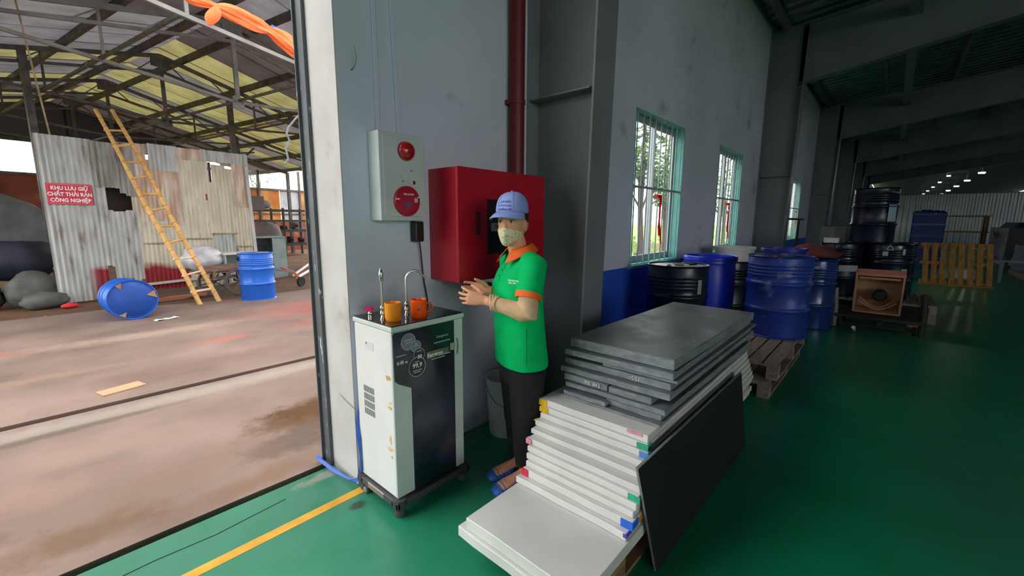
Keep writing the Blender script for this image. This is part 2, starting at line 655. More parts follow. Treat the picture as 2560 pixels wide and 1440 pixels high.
# ---------------------------------------------------------------- windows
teal = M('turquoise paint', srgb(112, 196, 186), .5, col2=srgb(92, 176, 168), scale=5)
alu = M('grey window aluminium', srgb(168, 176, 180), .4, .4)
bar_m = M('turquoise bar paint', srgb(164, 186, 190), .45, .1, col2=srgb(128, 166, 168), scale=8)
ribbon_m = M('red ribbon cloth', srgb(236, 52, 24), .7, trans=.4)
for i, (a, c) in enumerate(WIN):
    wn = thing('window_%d' % (i + 1), None, None, ((a + c) / 2, YW + .1, WZ0))
    wn['kind'] = 'structure'
    fr = .035
    b = MB()   # lining of the reveal
    b.box((a, YW - .005, WZ0), (a + .012, YW + WTW, WZ1)).box((c - .012, YW - .005, WZ0), (c, YW + WTW, WZ1))
    b.box((a, YW - .005, WZ0), (c, YW + WTW, WZ0 + .012)).box((a, YW - .005, WZ1 - .012), (c, YW + WTW, WZ1))
    b.build('reveal', teal, wn)
    y0, y1 = YW + .085, YW + .135
    mid = (a + c) / 2
    for x0, x1 in ((a + .012, mid + .03), (mid - .03, c - .012)):
        yy0, yy1 = (y0, y0 + .024) if x0 < mid - .1 else (y0 + .026, y1)
        b = MB()
        b.box((x0, yy0, WZ0 + .012), (x0 + .055, yy1, WZ1 - .012)).box((x1 - .055, yy0, WZ0 + .012), (x1, yy1, WZ1 - .012))
        b.box((x0 + .055, yy0, WZ0 + .012), (x1 - .055, yy1, WZ0 + .09)).box((x0 + .055, yy0, WZ1 - .09), (x1 - .055, yy1, WZ1 - .012))
        s_ = b.build('sash', alu, wn)
        MB().box((x0 + .055, yy0 + .009, WZ0 + .09), (x1 - .055, yy0 + .014, WZ1 - .09)).build('pane', glass, s_)
    if i < 6:
        nb = 9
        for k in range(nb):
            px = a + .07 + (c - a - .14) * k / (nb - 1)
            MB().tube([(px, YW + .012, WZ0 - .02), (px, YW + .012, WZ1 - .01)], .0085, 6).build('bar', bar_m, wn, smooth=True)
        MB().box((a, YW + .004, 1.86), (c, YW + .022, 1.884)).build('cross_bar', bar_m, wn)
    if i < 4:
        # red ribbon knotted on the bars
        kx = mid + .02 if i != 3 else c - .35
        b = MB()
        rnd = random.Random(i)
        for s in range(3 if i < 2 else 2):
            dx = (s - 1) * .02
            pts = []
            for k in range(7):
                t_ = k / 6
                pts.append((kx + dx + .05 * t_ * (1 if s else .4) + .012 * sin(5 * t_ + s), YW - .012 - .012 * sin(3 * t_ + s * 2), 1.80 - t_ * (.38 + .1 * s)))
            wd = .016
            b.loft([[(p[0] - wd, p[1], p[2]), (p[0] + wd, p[1] + .004 * sin(k), p[2]), (p[0] + wd, p[1] + .004, p[2]), (p[0] - wd, p[1] + .004, p[2])] for k, p in enumerate(pts)])
        b.box((kx - .06, YW - .012, 1.775), (kx + .03, YW + .045, 1.81))
        tag(b.build('red_ribbon', ribbon_m), ['red ribbon tied to the bars of the nearest barred window', 'red ribbon tied to the bars of the second barred window',
                                              'red ribbon on the bars of the window hidden behind the second column', 'short red ribbon on the bars of the far window beyond the second column'][i], 'ribbon', 'red ribbons on the window bars')
# window sill ledges on the blue dado
for i, (a, c) in enumerate(WIN[:2]):
    struct(MB().box((a - .03, YW - .03, WZ0 - .03), (c + .05, YW, WZ0)).build('trim_%d' % (3 + i), teal, origin=(0, 0, 0)))
# ---------------------------------------------------------------- yard ground
GY0 = YW + WT + .075
struct(MB().box((-14, GY0, -.3), (30, 4.60, -.012)).build('ground_yard', yard_mat, origin=(0, 0, 0)))
struct(MB().box((-14, 4.60, -.3), (30, 4.69, -.06)).build('ground_groove', M('dirt in the groove', srgb(78, 60, 50), .95, col2=srgb(52, 42, 36), scale=14, bump=.5), origin=(0, 0, 0)))
eg = [(-14, 9.75), (-.5, 9.66), (.7, 9.68), (2.1, 9.25), (4.2, 9.42), (12, 9.6), (30, 9.7)]
b = MB()
b.prism([(-14, 4.69, -.3), (30, 4.69, -.3)] + [(x, y, -.3) for x, y in eg[::-1]], (0, 0, .29))
struct(b.build('ground_slab', yard_mat, origin=(0, 0, 0)))
struct(MB().box((-14, 9.0, -.4), (30, 30, -.07)).build('ground_soil', soil_mat, origin=(0, 0, 0)))
struct(MB().box((-80, -60, -.6), (180, 120, -.35)).build('ground_grass', grass_mat, origin=(0, 0, 0)))

A10 = radians(10.)
CU, SU = cos(A10), sin(A10)


def S(u, v, z=0.):
    """shed frame -> world: u along its front wall, v away from the hall"""
    return V((u * CU - v * SU, u * SU + v * CU, z))


RS10 = Matrix.Rotation(A10, 3, 'Z')

# ---------------------------------------------------------------- shed roof
UR, ZR, SL = 4.66, 5.2, .24        # ridge position, ridge height, slope
UL, URR = UR - 6.6, UR + 7.0
V0, V1 = 6.1, 22.3
fib = [M('grey old roof sheet', srgb(176, 178, 184), .75, col2=srgb(152, 154, 160), scale=2.5, stretch=(1, 1, 1), trans=.07),
       M('rusty old roof sheet', srgb(116, 110, 110), .8, col2=srgb(98, 92, 90), scale=2.0, trans=.07),
       M('yellowed clear sheet', srgb(176, 172, 118), .6, col2=srgb(150, 142, 96), scale=2.0, trans=.18)]
shed = thing('shed_roof', 'big corrugated roof of the open yard shed, dark and yellowed sheets seen from below', 'roof', tuple(S(UR, 12, ZR)))
shed['kind'] = 'structure'
rnd = random.Random(5)
nsh = 18
wv = (V1 - V0) / nsh
for side, (ua, ub) in enumerate(((UL, UR), (UR, URR))):
    rows = [(0, .5), (.48, 1.0)]
    for i in range(nsh):
        for r_, (f0, f1) in enumerate(rows):
            va, vb = V0 + i * wv, V0 + (i + 1) * wv + .04
            if side == 0:
                u0, u1 = UR - (UR - UL) * f1, UR - (UR - UL) * f0
            else:
                u0, u1 = UR + (URR - UR) * f0, UR + (URR - UR) * f1
            kind = 0
            q = rnd.random()
            if side == 1:
                kind = 2 if (i in (6, 7, 9, 10, 12, 13) and r_ == 0) or (i in (9, 10, 11, 13) and r_ == 1) else (1 if q < .4 else 0)
            else:
                kind = 2 if (i in (8, 11, 14, 16) and r_ == 0) else (1 if q < .2 else 0)
            b = MB()
            n = 7
            ring = []
            for uu in (u0, u1):
                zz = ZR - abs(uu - UR) * SL + .16 - r_ * .012
                row = []
                for k in range(2 * n + 1):
                    vv = va + (vb - va) * k / (2 * n)
                    row.append(S(uu, vv, zz + (.03 if k % 2 else 0) + (i % 2) * .006))
                ring.append(row)
            b.loft(ring, cap=False, closed=False)
            b.build('roof_sheet', fib[kind], shed)
for f in (-.97, -.80, -.62, -.44, -.25, -.06, .06, .25, .44, .62, .80, .97):
    uu = UR + f * (7.0 if f > 0 else 6.6)
    zz = ZR - abs(uu - UR) * SL + .10
    MB().bar(S(uu, V0, zz), S(uu, V1, zz), .07, .13).build('purlin', truss_steel, shed)

# trusses: double top chord, king post, low chord, ties
TV = [6.35, 9.2, 12.45, 15.97, 19.0]
truss_near = M('hazed truss steel', srgb(136, 134, 130), .6, .2, col2=srgb(112, 110, 106), scale=4)  # paler copy of the truss steel, haze put into the colour
for k, v in enumerate(TV):
    truss_steel_k = truss_near if k < 2 else truss_steel
    t = thing('roof_truss', ['nearest light steel truss under the shed roof, above the orange cloth', 'second steel truss of the shed roof counted from the hall',
                             'middle steel truss of the shed roof, above the corrugated wall', 'fourth steel truss of the shed roof counted from the hall',
                             'farthest steel truss of the shed roof'][k], 'truss', tuple(S(UR, v, 3.6)), 'steel trusses of the yard shed')
    for sg, half in ((-1, 6.5), (1, 6.8)):
        z1 = ZR - half * SL
        MB().bar(S(UR, v, ZR), S(UR + sg * half, v, z1), .06, .08).build('top_chord', truss_steel_k, t)
        MB().bar(S(UR, v, ZR - .34), S(UR + sg * half, v, z1 - .06), .05, .05).build('lower_chord', truss_steel_k, t)
        for j in range(7):
            fa, fb = j / 7, (j + .5) / 7
            pa = S(UR + sg * half * fa, v, ZR - half * fa * SL)
            pb = S(UR + sg * half * fb, v, ZR - .34 - (half * SL - .28) * fb)
            MB().bar(pa, pb, .022).build('web', truss_steel_k, t)
        # tie from the foot of the king post out to the chord
        MB().bar(S(UR, v, ZR - 1.45), S(UR + sg * half * .62, v, ZR - half * .62 * SL - .1), .05, .05).build('tie', truss_steel_k, t)
        MB().bar(S(UR + sg * half * .3, v, ZR - half * .3 * SL), S(UR + sg * half * .3, v, ZR - 1.28), .04).build('hanger', truss_steel_k, t)
    MB().bar(S(UR, v, ZR), S(UR, v, ZR - 1.5), .07).build('king_post', truss_steel_k, t)
    MB().obox(S(UR, v, ZR - 1.45), (.2, .05, .2), RS10).build('gusset', truss_steel_k, t)
    MB().obox(S(UR, v, ZR - .12), (.36, .04, .26), RS10).build('gusset', truss_steel_k, t)
ORD5 = ['nearest', 'second', 'third', 'fourth']
# braces from truss to truss
for i, (v0, v1) in enumerate(zip(TV, TV[1:])):
    for j, (du0, du1, wh) in enumerate(((0, 0, 'in the middle'), (2.05, 2.05, 'on the right slope'), (-2.0, -2.0, 'on the left slope'))):
        z = ZR - 1.42 if du0 == 0 else ZR - 1.25
        tag(MB().bar(S(UR + du0, v0, z), S(UR + du1, v1, z), .04).build('roof_brace', truss_steel),
            'thin steel brace %s, from the %s truss to the next one' % (wh, ORD5[i]), 'brace', 'braces between the shed trusses')
    tag(MB().bar(S(UR, v0, ZR - 1.4), S(UR + 2.05, v1, ZR - .6), .035).build('roof_brace', truss_steel),
        'thin diagonal steel brace rising from the %s truss\'s king post' % ORD5[i], 'brace', 'diagonal braces between the shed trusses')
# posts
for i, (u, v, lb) in enumerate(((2.46, 12.45, 'steel post of the shed rising behind the left end of the corrugated wall'),
                                (6.3, 12.9, 'thick steel post of the shed at the right end of the corrugated wall'),
                                (UL + .1, 6.35, 'corner post of the shed roof at its left eave near the hall'), (UL + .1, 12.45, 'middle post of the shed roof at its left eave'),
                                (UL + .1, 19.0, 'far post of the shed roof at its left eave'), (URR - .2, 6.35, 'corner post of the shed roof at its right eave near the hall'),
                                (URR - .2, 12.45, 'middle post of the shed roof at its right eave'), (URR - .2, 19.0, 'far post of the shed roof at its right eave'))):
    zt = ZR - abs(u - UR) * SL
    p = thing('shed_post', lb, 'post', tuple(S(u, v, -.07)), 'posts of the yard shed')
    MB().obox(S(u, v, zt / 2 - .035), (.11, .11, zt + .07), RS10).build('shaft', truss_steel, p)
    MB().obox(S(u, v, -.055), (.24, .24, .02), RS10).build('base_plate', truss_steel, p)

# ---------------------------------------------------------------- corrugated front wall of the shed store
galv = [M('galvanised sheet', srgb(190, 192, 188), .55, .05, col2=srgb(162, 164, 160), scale=3, stretch=(3, 3, .7), col3=srgb(128, 104, 84), scale3=3, lo3=.6, hi3=.75),
        M('cream old sheet', srgb(212, 205, 184), .65, .0, col2=srgb(190, 182, 160), scale=3, stretch=(3, 3, .6), col3=srgb(140, 106, 84), scale3=4, lo3=.62, hi3=.78),
        M('pinkish rusty sheet', srgb(200, 178, 158), .7, .0, col2=srgb(182, 150, 128), scale=2.5, stretch=(3, 3, .7), col3=srgb(212, 200, 180), scale3=2.6, lo3=.5, hi3=.62),
        M('grey stained sheet', srgb(166, 166, 160), .6, .05, col2=srgb(130, 126, 118), scale=2.6, stretch=(4, 4, .6), col3=srgb(86, 80, 74), scale3=3, lo3=.58, hi3=.72)]


def red_foot(base, xmin=-99.):
    """a sheet whose lower part was sprayed red"""
    m = base.copy()
    nt = m.node_tree
    N, L = nt.nodes, nt.links
    bs = N['Principled BSDF']
    last = bs.inputs['Base Color'].links[0].from_socket
    tc = N.new('ShaderNodeTexCoord')
    sp = N.new('ShaderNodeSeparateXYZ')
    L.new(tc.outputs['Object'], sp.inputs[0])
    nz = N.new('ShaderNodeTexNoise')
    nz.inputs['Scale'].default_value = 2.2
    L.new(tc.outputs['Object'], nz.inputs['Vector'])
    ad = N.new('ShaderNodeMath')
    ad.operation = 'MULTIPLY_ADD'
    ad.inputs[1].default_value = -.35
    L.new(nz.outputs[0], ad.inputs[0])
    L.new(sp.outputs[2], ad.inputs[2])
    mr = N.new('ShaderNodeMapRange')
    mr.inputs[1].default_value = .42
    mr.inputs[2].default_value = .28
    L.new(ad.outputs[0], mr.inputs[0])
    mr2 = N.new('ShaderNodeMapRange')
    mr2.inputs[1].default_value = xmin
    mr2.inputs[2].default_value = xmin + .16
    L.new(sp.outputs[0], mr2.inputs[0])
    mu = N.new('ShaderNodeMath')
    mu.operation = 'MULTIPLY'
    L.new(mr.outputs[0], mu.inputs[0])
    L.new(mr2.outputs[0], mu.inputs[1])
    mx = N.new('ShaderNodeMix')
    mx.data_type = 'RGBA'
    L.new(mu.outputs[0], mx.inputs[0])
    L.new(last, mx.inputs[6])
    mx.inputs[7].default_value = srgb(142, 26, 36)
    L.new(mx.outputs[2], bs.inputs['Base Color'])
    return m


red_galv, red_cream = red_foot(galv[0], .60), red_foot(galv[1])
W0 = (2.110, 10.842)               # u of the wall's left end, its v
cw = thing('corrugated_wall', 'patchwork wall of old corrugated metal sheets with holes and red sprayed foot', 'wall', tuple(S(W0[0] + 1.7, W0[1], 0)))
cw['kind'] = 'structure'
P_, A_ = .076, .017


def csheet(u0, u1, z0, z1, mat, dv=0., jt=0., jb=0., seed=0, lean=0.):
    n = max(4, int((u1 - u0) / P_ * 4))
    rn = random.Random(seed)
    rows = []
    ja = [rn.uniform(-1, 1) for _ in range(n + 1)]
    for q in range(3):
        f = q / 2
        row = []
        for i in range(n + 1):
            u = u0 + (u1 - u0) * i / n
            st = ja[i // 5 * 5 if i // 5 * 5 <= n else n]
            zb, zt = z0 + (jb * abs(st) if jb else 0), z1 - (jt * abs(st) if jt else 0)
            if callable(z1):
                pass
            zz = zb + (zt - zb) * f
            row.append(S(W0[0] + u, W0[1] - dv + A_ * sin(2 * pi * u / P_) + lean * f, zz))
        rows.append(row)
    b_ = MB().loft(rows, cap=False, closed=False)
    return b_.build('sheet', mat, cw, smooth=True, angle=80)


csheet(0, .72, -.03, 2.92, red_galv, 0, .0, .0, 1)
csheet(.70, .84, .55, 2.12, galv[0], .004, .0, .05, 2)
csheet(.70, 1.06, 2.04, 2.90, galv[3], .008, 0, .03, 3)
csheet(1.04, 1.32, 1.90, 2.94, galv[3], .012, 0, .14, 4)
csheet(.82, 1.28, .22, 1.66, galv[0], .006, .04, .12, 5)
csheet(1.20, 1.42, 1.40, 2.0, galv[1], .002, 0, .05, 6)
csheet(1.26, 1.72, .03, 1.44, red_cream, .010, .0, .02, 7)
csheet(1.30, 1.505, 1.42, 2.95, galv[2], .004, 0, 0, 8)
csheet(1.49, 1.57, 2.77, 2.96, galv[3], .007, 0, .02, 88)
csheet(1.555, 2.04, 2.46, 2.98, galv[0], .014, 0, .0, 9)
csheet(1.50, 2.06, 1.30, 2.66, galv[2], .006, .0, .0, 10)
csheet(1.70, 2.06, .03, 1.34, red_cream, .012, 0, 0, 11)
csheet(2.04, 2.50, 2.72, 2.97, galv[2], .018, 0, .03, 121)
csheet(2.04, 2.50, 1.84, 2.94, galv[1], .008, 0, 0, 12)
csheet(2.04, 2.56, 1.06, 1.90, galv[1], .014, 0, 0, 13)
csheet(2.04, 2.60, .0, 1.10, galv[1], .006, 0, 0, 14)
csheet(2.48, 2.60, 2.0, 2.76, galv[1], .010, 0, .04, 15)
csheet(2.66, 3.10, 1.9, 2.72, galv[1], .010, .1, 0, 16)
csheet(2.48, 3.46, 2.72, 2.99, galv[0], .016, 0, .04, 17)
csheet(3.08, 3.46, 1.7, 2.76, galv[2], .006, 0, 0, 18)
csheet(2.54, 3.08, 1.16, 2.30, galv[1], .016, 0, 0, 19)
csheet(3.04, 3.46, .84, 1.76, galv[1], .012, 0, 0, 20)
csheet(2.58, 3.10, .0, 1.20, galv[0], .010, 0, 0, 21)
csheet(3.06, 3.48, .0, .88, galv[1], .004, 0, 0, 22)
# timber laths behind / on the joints
lath = M('weathered lath', srgb(176, 160, 128), .8, col2=srgb(140, 124, 98), scale=8)
for (ua, ub, z) in ((2.05, 2.55, 1.07), (2.55, 3.08, 1.17), (3.06, 3.46, .86), (1.32, 1.7, 1.0)):
    MB().bar(S(W0[0] + ua, W0[1] - .035, z), S(W0[0] + ub, W0[1] - .035, z - .01), .015, .022).build('lath', lath, cw)
MB().bar(S(W0[0] + 3.48, W0[1] - .02, 0), S(W0[0] + 3.40, W0[1] - .02, 2.72), .07, .07).build('end_post', galv[0], cw)
MB().bar(S(W0[0] + 1.15, W0[1] - .06, .17), S(W0[0] + 2.2, W0[1] - .06, .19), .035, .05).build('foot_rail', M('pale rail', srgb(206, 200, 190), .7), cw)
MB().obox(S(W0[0] + 1.05, W0[1] + .22, 1.85), (1.0, .03, .95), RS10).build('hole_shade_board', M('hole shade', srgb(52, 40, 36), .9), cw)  # added behind the holes, its dark colour stands for the store's shade
for z in (.6, 1.6, 2.6):
    MB().bar(S(W0[0], W0[1] + .05, z), S(W0[0] + 3.45, W0[1] + .05, z), .05, .05).build('back_rail', truss_steel, cw)

# ---------------------------------------------------------------- yard back walls
rust_y = M('amber back panel', srgb(196, 136, 60), .7, col2=srgb(176, 112, 48), scale=1.6, trans=.4, col3=srgb(206, 168, 116), scale3=1.1, lo3=.5, hi3=.7)
rust_o = M('rust red board', srgb(126, 60, 40), .8, col2=srgb(98, 46, 34), scale=1.5, col3=srgb(150, 84, 52), scale3=3, lo3=.55, hi3=.7)
BV = 21.2
bw = thing('wall_yard_back', 'amber and rust red panel wall closing the back of the yard shed', 'wall', tuple(S(5, BV, 0)))
bw['kind'] = 'structure'
u = -3.
i = 0
while u < 15.:
    wd = 1.02
    if not (6.95 < u + .5 < 7.6):
        MB().obox(S(u + wd / 2, BV, 2.12), (wd - .03, .03, 1.55), RS10).build('upper_panel', (rust_y if i % 5 else fib[0]) if u > 6.5 else rust_o, bw)
        if not (6.3 < u + .5 < 7.7):
            MB().obox(S(u + wd / 2, BV - .03 * (i % 2), .62), (wd + .02, .03, 1.45), RS10).build('lower_panel', rust_o, bw)
    else:
        MB().obox(S(u + wd / 2, BV, 2.3), (wd - .03, .03, 1.2), RS10).build('upper_panel', rust_y, bw)
    if i % 2 == 0:
        MB().obox(S(u, BV - .06, 1.9), (.09, .09, 4.0), RS10).build('stud', truss_steel, bw)
    u += wd
    i += 1
for z, h in ((2.92, .09), (1.75, .06), (4.0, .1)):
    MB().bar(S(-3, BV - .05, z), S(15, BV - .05, z), .06, h).build('rail', truss_steel, bw)
# fascia of dark sheet above the open strip
for j in range(9):
    MB().obox(S(-2 + 2 * j, BV + .1, 4.75), (2.06, .04, 1.5), RS10).build('fascia_panel', M('dark fascia', srgb(70, 70, 86), .8) if j == 0 else bpy.data.materials['dark fascia'], bw)
# ---------------------------------------------------------------- water dispenser on its rolling stand
DXa, DXb, DYa, DYb = 1.085, 1.535, 1.735, 2.085     # body footprint
DZ0, DZ1 = .095, 1.0
grey_g = M('grey green sheet', srgb(198, 208, 204), .4, col2=srgb(188, 198, 194), scale=5, col3=srgb(190, 172, 130), scale3=7, lo3=.68, hi3=.78)
disp_w = M('dispenser white sheet', srgb(226, 226, 226), .4, col2=srgb(214, 214, 214), scale=3, col3=srgb(208, 158, 104), scale3=6, lo3=.70, hi3=.76)
glass_blk = M('black tempered glass', srgb(16, 18, 24), .06, spec=.6, col2=srgb(24, 26, 32), scale=3, coat=.3)
glass_front = M('dark dusty door glass', srgb(20, 24, 34), .14, col2=srgb(66, 70, 84), scale=1.9, lo=.42, hi=.68)
d = thing('water_dispenser', 'tall white water purifier cabinet with dark glass door and black glass top beside the doorway', 'water dispenser', ((DXa + DXb) / 2, (DYa + DYb) / 2, DZ0))
MB().box((DXa, DYa + .004, DZ0), (DXb, DYb, .965)).build('cabinet', disp_w, d, bevel=.006, seg=2)
fr = MB().box((DXa, DYa - .004, DZ0), (DXa + .105, DYa + .004, .965)).build('front_strip', grey_g, d, bevel=.002)
MB().box((DXb - .065, DYa - .004, DZ0), (DXb, DYa + .004, .965)).build('front_strip', grey_g, d, bevel=.002)
dg = MB()
# dark door glass, upper left widened by a rounded shoulder over the strip
prof = [(DXa + .105, DZ0), (DXb - .065, DZ0), (DXb - .065, .962), (DXa + .012, .962), (DXa + .004, .952), (DXa + .008, .72), (DXa + .03, .70), (DXa + .105, .66)]
dg.prism([(x, DYa - .0085, z) for x, z in prof], (0, .0045, 0))
door = dg.build('glass_door', glass_front, d)
lid = MB().box((DXa - .006, DYa - .012, .968), (DXb + .006, DYb + .004, .992)).build('top_rim', grey_g, d, bevel=.004, seg=2)
MB().box((DXa, DYa - .006, .992), (DXb, DYb - .002, .997)).build('glass_top', glass_blk, d)
# side vents, label plate
vent = M('vent shadow', srgb(96, 98, 100), .7)
for r_ in range(4):
    b = MB()
    for k in range(11):
        y = 2.01 - k * .0095
        b.box((DXa - .0012, y, .60 - r_ * .042), (DXa + .001, y + .0042, .634 - r_ * .042))
    b.build('vent', vent, d)
MB().box((DXa - .0015, 1.90, .838), (DXa, 1.978, .882)).build('rating_plate', M('plate', srgb(206, 208, 212), .35), d)
MB().box((DXa - .0022, 1.962, .866), (DXa, 1.972, .876)).build('plate_mark', M('plate blue', srgb(54, 74, 140), .5), d)
# stickers on the glass door: overlapping discs, words and a printed strip
st1 = M('clear sticker', srgb(118, 132, 138), .35, col2=srgb(98, 110, 116), scale=10)
st2 = M('dark sticker', srgb(44, 46, 56), .4)
pale = M('sticker print', srgb(186, 192, 198), .5)
FY = DYa - .0092


def disc(cx, cz, r, mat, name, ring=True, k=0):
    y = FY - .0004 * k
    o_ = MB().prism([(cx + r * cos(a * pi / 16), y, cz + r * sin(a * pi / 16)) for a in range(32)], (0, .0004, 0)).build(name, mat, door)
    if ring:
        b_ = MB()
        for a in range(32):
            t0, t1_ = a * pi / 16, (a + 1) * pi / 16
            b_.add([(cx + q * cos(t), y - .0003, cz + q * sin(t)) for q, t in ((r, t0), (r, t1_), (r * .94, t1_), (r * .94, t0))], [(0, 1, 2, 3)])
        b_.build('sticker_rim', pale, door)


disc(1.175, .905, .043, st1, 'sticker_disc', k=1)
disc(1.219, .872, .031, st1, 'sticker_disc', k=2)
disc(1.236, .825, .035, st2, 'sticker_disc', k=3)
disc(1.222, .765, .052, st2, 'sticker_disc', k=4)
X3, Z3 = (1, 0, 0), (0, 0, 1)
text('printed_text', '30', .026, (1.238, FY - .003, .815), X3, Z3, white_txt, door, bold=.001)
text('printed_text', '99,9', .034, (1.222, FY - .003, .772), X3, Z3, white_txt, door, bold=.0008)
text('printed_text', 'Kangaroo', .020, (1.385, FY - .003, .895), X3, Z3, pale, door)
text('printed_text', 'Kangaroo', .026, (1.335, FY - .003, .806), X3, Z3, white_txt, door, bold=.0008)
b = MB()
for (x0, x1, z) in ((1.15, 1.20, .912), (1.158, 1.196, .899), (1.204, 1.234, .874), (1.214, 1.226, .884), (1.222, 1.252, .842), (1.194, 1.25, .745), (1.2, 1.242, .735), (1.205, 1.235, .79),
                   (1.10, 1.155, .842), (1.36, 1.44, .79), (1.31, 1.40, .778), (1.33, 1.44, .862)):
    b.box((x0, FY - .0024, z), (x1, FY - .0020, z + .004))
b.box((1.105, FY - .001, .80), (1.118, FY - .0006, .816)).box((1.124, FY - .001, .80), (1.144, FY - .0006, .818)).box((1.152, FY - .001, .80), (1.166, FY - .0006, .81))
tag(b.build('printed_lines', pale, door), kind='stuff')
MB().box((1.285, FY - .001, .788), (1.43, FY - .0006, .825)).build('printed_strip', M('print strip', srgb(120, 132, 100), .5, col2=srgb(70, 80, 76), scale=20), door)
MB().box((1.44, FY - .0016, .80), (1.475, FY - .0006, .84)).build('tape', M('silver tape', srgb(150, 156, 150), .5), door)
MB().tube([(1.488, FY - .004, .86), (1.493, FY - .006, .82), (1.488, FY - .004, .77)], .003, 6).build('handle_groove', steel_grey, door, smooth=True)
# peeled tape marks on the white side
tp = M('peeled tape', srgb(226, 196, 150), .7, col2=srgb(196, 136, 84), scale=18)
for (y, z, a_, h) in ((1.775, .73, .05, .03), (1.77, .575, .045, .02), (1.765, .60, .02, .014), (1.775, .40, .02, .05), (1.78, .35, .05, .025), (1.768, .31, .02, .016)):
    rn = random.Random(int(z * 1000))
    MB().prism([(DXa - .001, y + a_ / 2 * cos(q) * rn.uniform(.7, 1.1), z + h / 2 * sin(q) * rn.uniform(.7, 1.2)) for q in [k * pi / 5 for k in range(10)]], (.001, 0, 0)).build('tape_mark', tp, d)
# taps and valve on the glass top
TZ = .997


def tap(px, py, head, pts, name):
    t_ = MB().lathe([(.013, TZ), (.013, TZ + .006), (.009, TZ + .01), (.008, TZ + .022), (.012, TZ + .026), (.012, TZ + .04), (.008, TZ + .046), (.011, TZ + .052), (.011, TZ + .066), (.006, TZ + .072)], 16,
                    Matrix.Translation((px, py, 0))).build(name, chrome, d, smooth=True)
    MB().tube(pts, .0055, 10).build('spout', chrome, t_, smooth=True)
    return t_


P1 = V((1.145, 1.90, 0))
t_ = tap(P1.x, P1.y, 0, [(P1.x, P1.y, TZ + .07), (P1.x, P1.y, TZ + .2)], 'tap')
MB().lathe([(.007, TZ + .195), (.011, TZ + .2), (.012, TZ + .235), (.009, TZ + .245), (.003, TZ + .262)], 12, Matrix.Translation((P1.x, P1.y, 0))).build('nozzle', chrome, t_, smooth=True)
P2 = V((1.29, 1.90, 0))
arc = [(P2.x, P2.y, TZ + .07), (P2.x, P2.y, TZ + .19)] + [(P2.x + .045 - .045 * cos(q), P2.y + .0 - .03 * (1 - cos(q)) * .5, TZ + .19 + .045 * sin(q)) for q in [k * pi / 10 for k in range(1, 9)]] + [(P2.x + .105, P2.y - .035, TZ + .185)]
tap(P2.x, P2.y, 1, arc, 'tap')
vl = MB().lathe([(.012, TZ), (.012, TZ + .012), (.008, TZ + .016), (.008, TZ + .03)], 12, Matrix.Translation((1.125, 1.985, 0))).ball((1.125, 1.985, TZ + .02), .013).build('valve', chrome, d, smooth=True)
MB().prism([(1.10, 1.995, TZ + .034), (1.135, 1.972, TZ + .03), (1.146, 1.985, TZ + .03), (1.146, 1.99, TZ + .046), (1.105, 2.005, TZ + .044)], (0, .006, .006)).build('valve_handle', M('pink plastic', srgb(214, 40, 96), .4), vl)

st = thing('rolling_stand', 'black plastic rolling stand with casters under the white water purifier', 'stand', (1.31, 1.91, 0))
gp = M('dark grey plastic', srgb(62, 62, 66), .55, col2=srgb(74, 74, 78), scale=8)
b = MB()
for x in (DXa - .02, DXb - .04):
    b.box((x, DYa - .03, .05), (x + .06, DYb + .02, .09))
for y in (DYa - .03, DYb - .04):
    b.box((DXa - .02, y, .05), (DXb + .02, y + .06, .088))
b.build('frame', gp, st, bevel=.006, seg=2)
MB().box((DXa - .022, 1.83, .055), (DXa - .008, 1.99, .088)).build('telescopic_bar', M('dull metal bar', srgb(150, 138, 130), .4, .5), st, bevel=.003)
for x, y in ((DXa + .012, DYa + .0), (DXb - .012, DYa + .0), (DXa + .012, DYb - .01), (DXb - .012, DYb - .01)):
    MB().lathe([(.026, .0), (.03, .012), (.026, .035), (.036, .05), (.036, .094)], 16, Matrix.Translation((x, y, 0))).build('foot', gp, st, smooth=True)
MB().lathe([(.014, -.008), (.018, -.006), (.018, .006), (.014, .008)], 12, Matrix.Translation((DXa - .012, 2.03, .02)) @ Matrix.Rotation(pi / 2, 4, 'Y')).build('caster_wheel', steel_grey, st, smooth=True)

# ---------------------------------------------------------------- mugs and spoon on the glass top


def mug(c, r, h, mat, label, hdir, logo=False):
    m_ = MB().lathe([(r * .82, 0), (r * .9, .004), (r * .97, .015), (r, .03), (r, h), (r - .003, h + .001), (r - .004, h - .002), (r - .005, .012), (0.001, .010)], 28, Matrix.Translation(c)).build(
        'mug', mat, smooth=True, origin=c)
    tag(m_, label, 'mug', 'plastic mugs on the water purifier')
    cx, cy_ = cos(hdir), sin(hdir)
    pts = [V(c) + V((cx * q, cy_ * q, z)) for q, z in ((r - .002, h * .76), (r + .018, h * .74), (r + .029, h * .6), (r + .029, h * .42), (r + .016, h * .27), (r - .002, h * .24))]
    MB().tube(pts, .0052, 8).build('handle', mat, m_, smooth=True)
    return m_


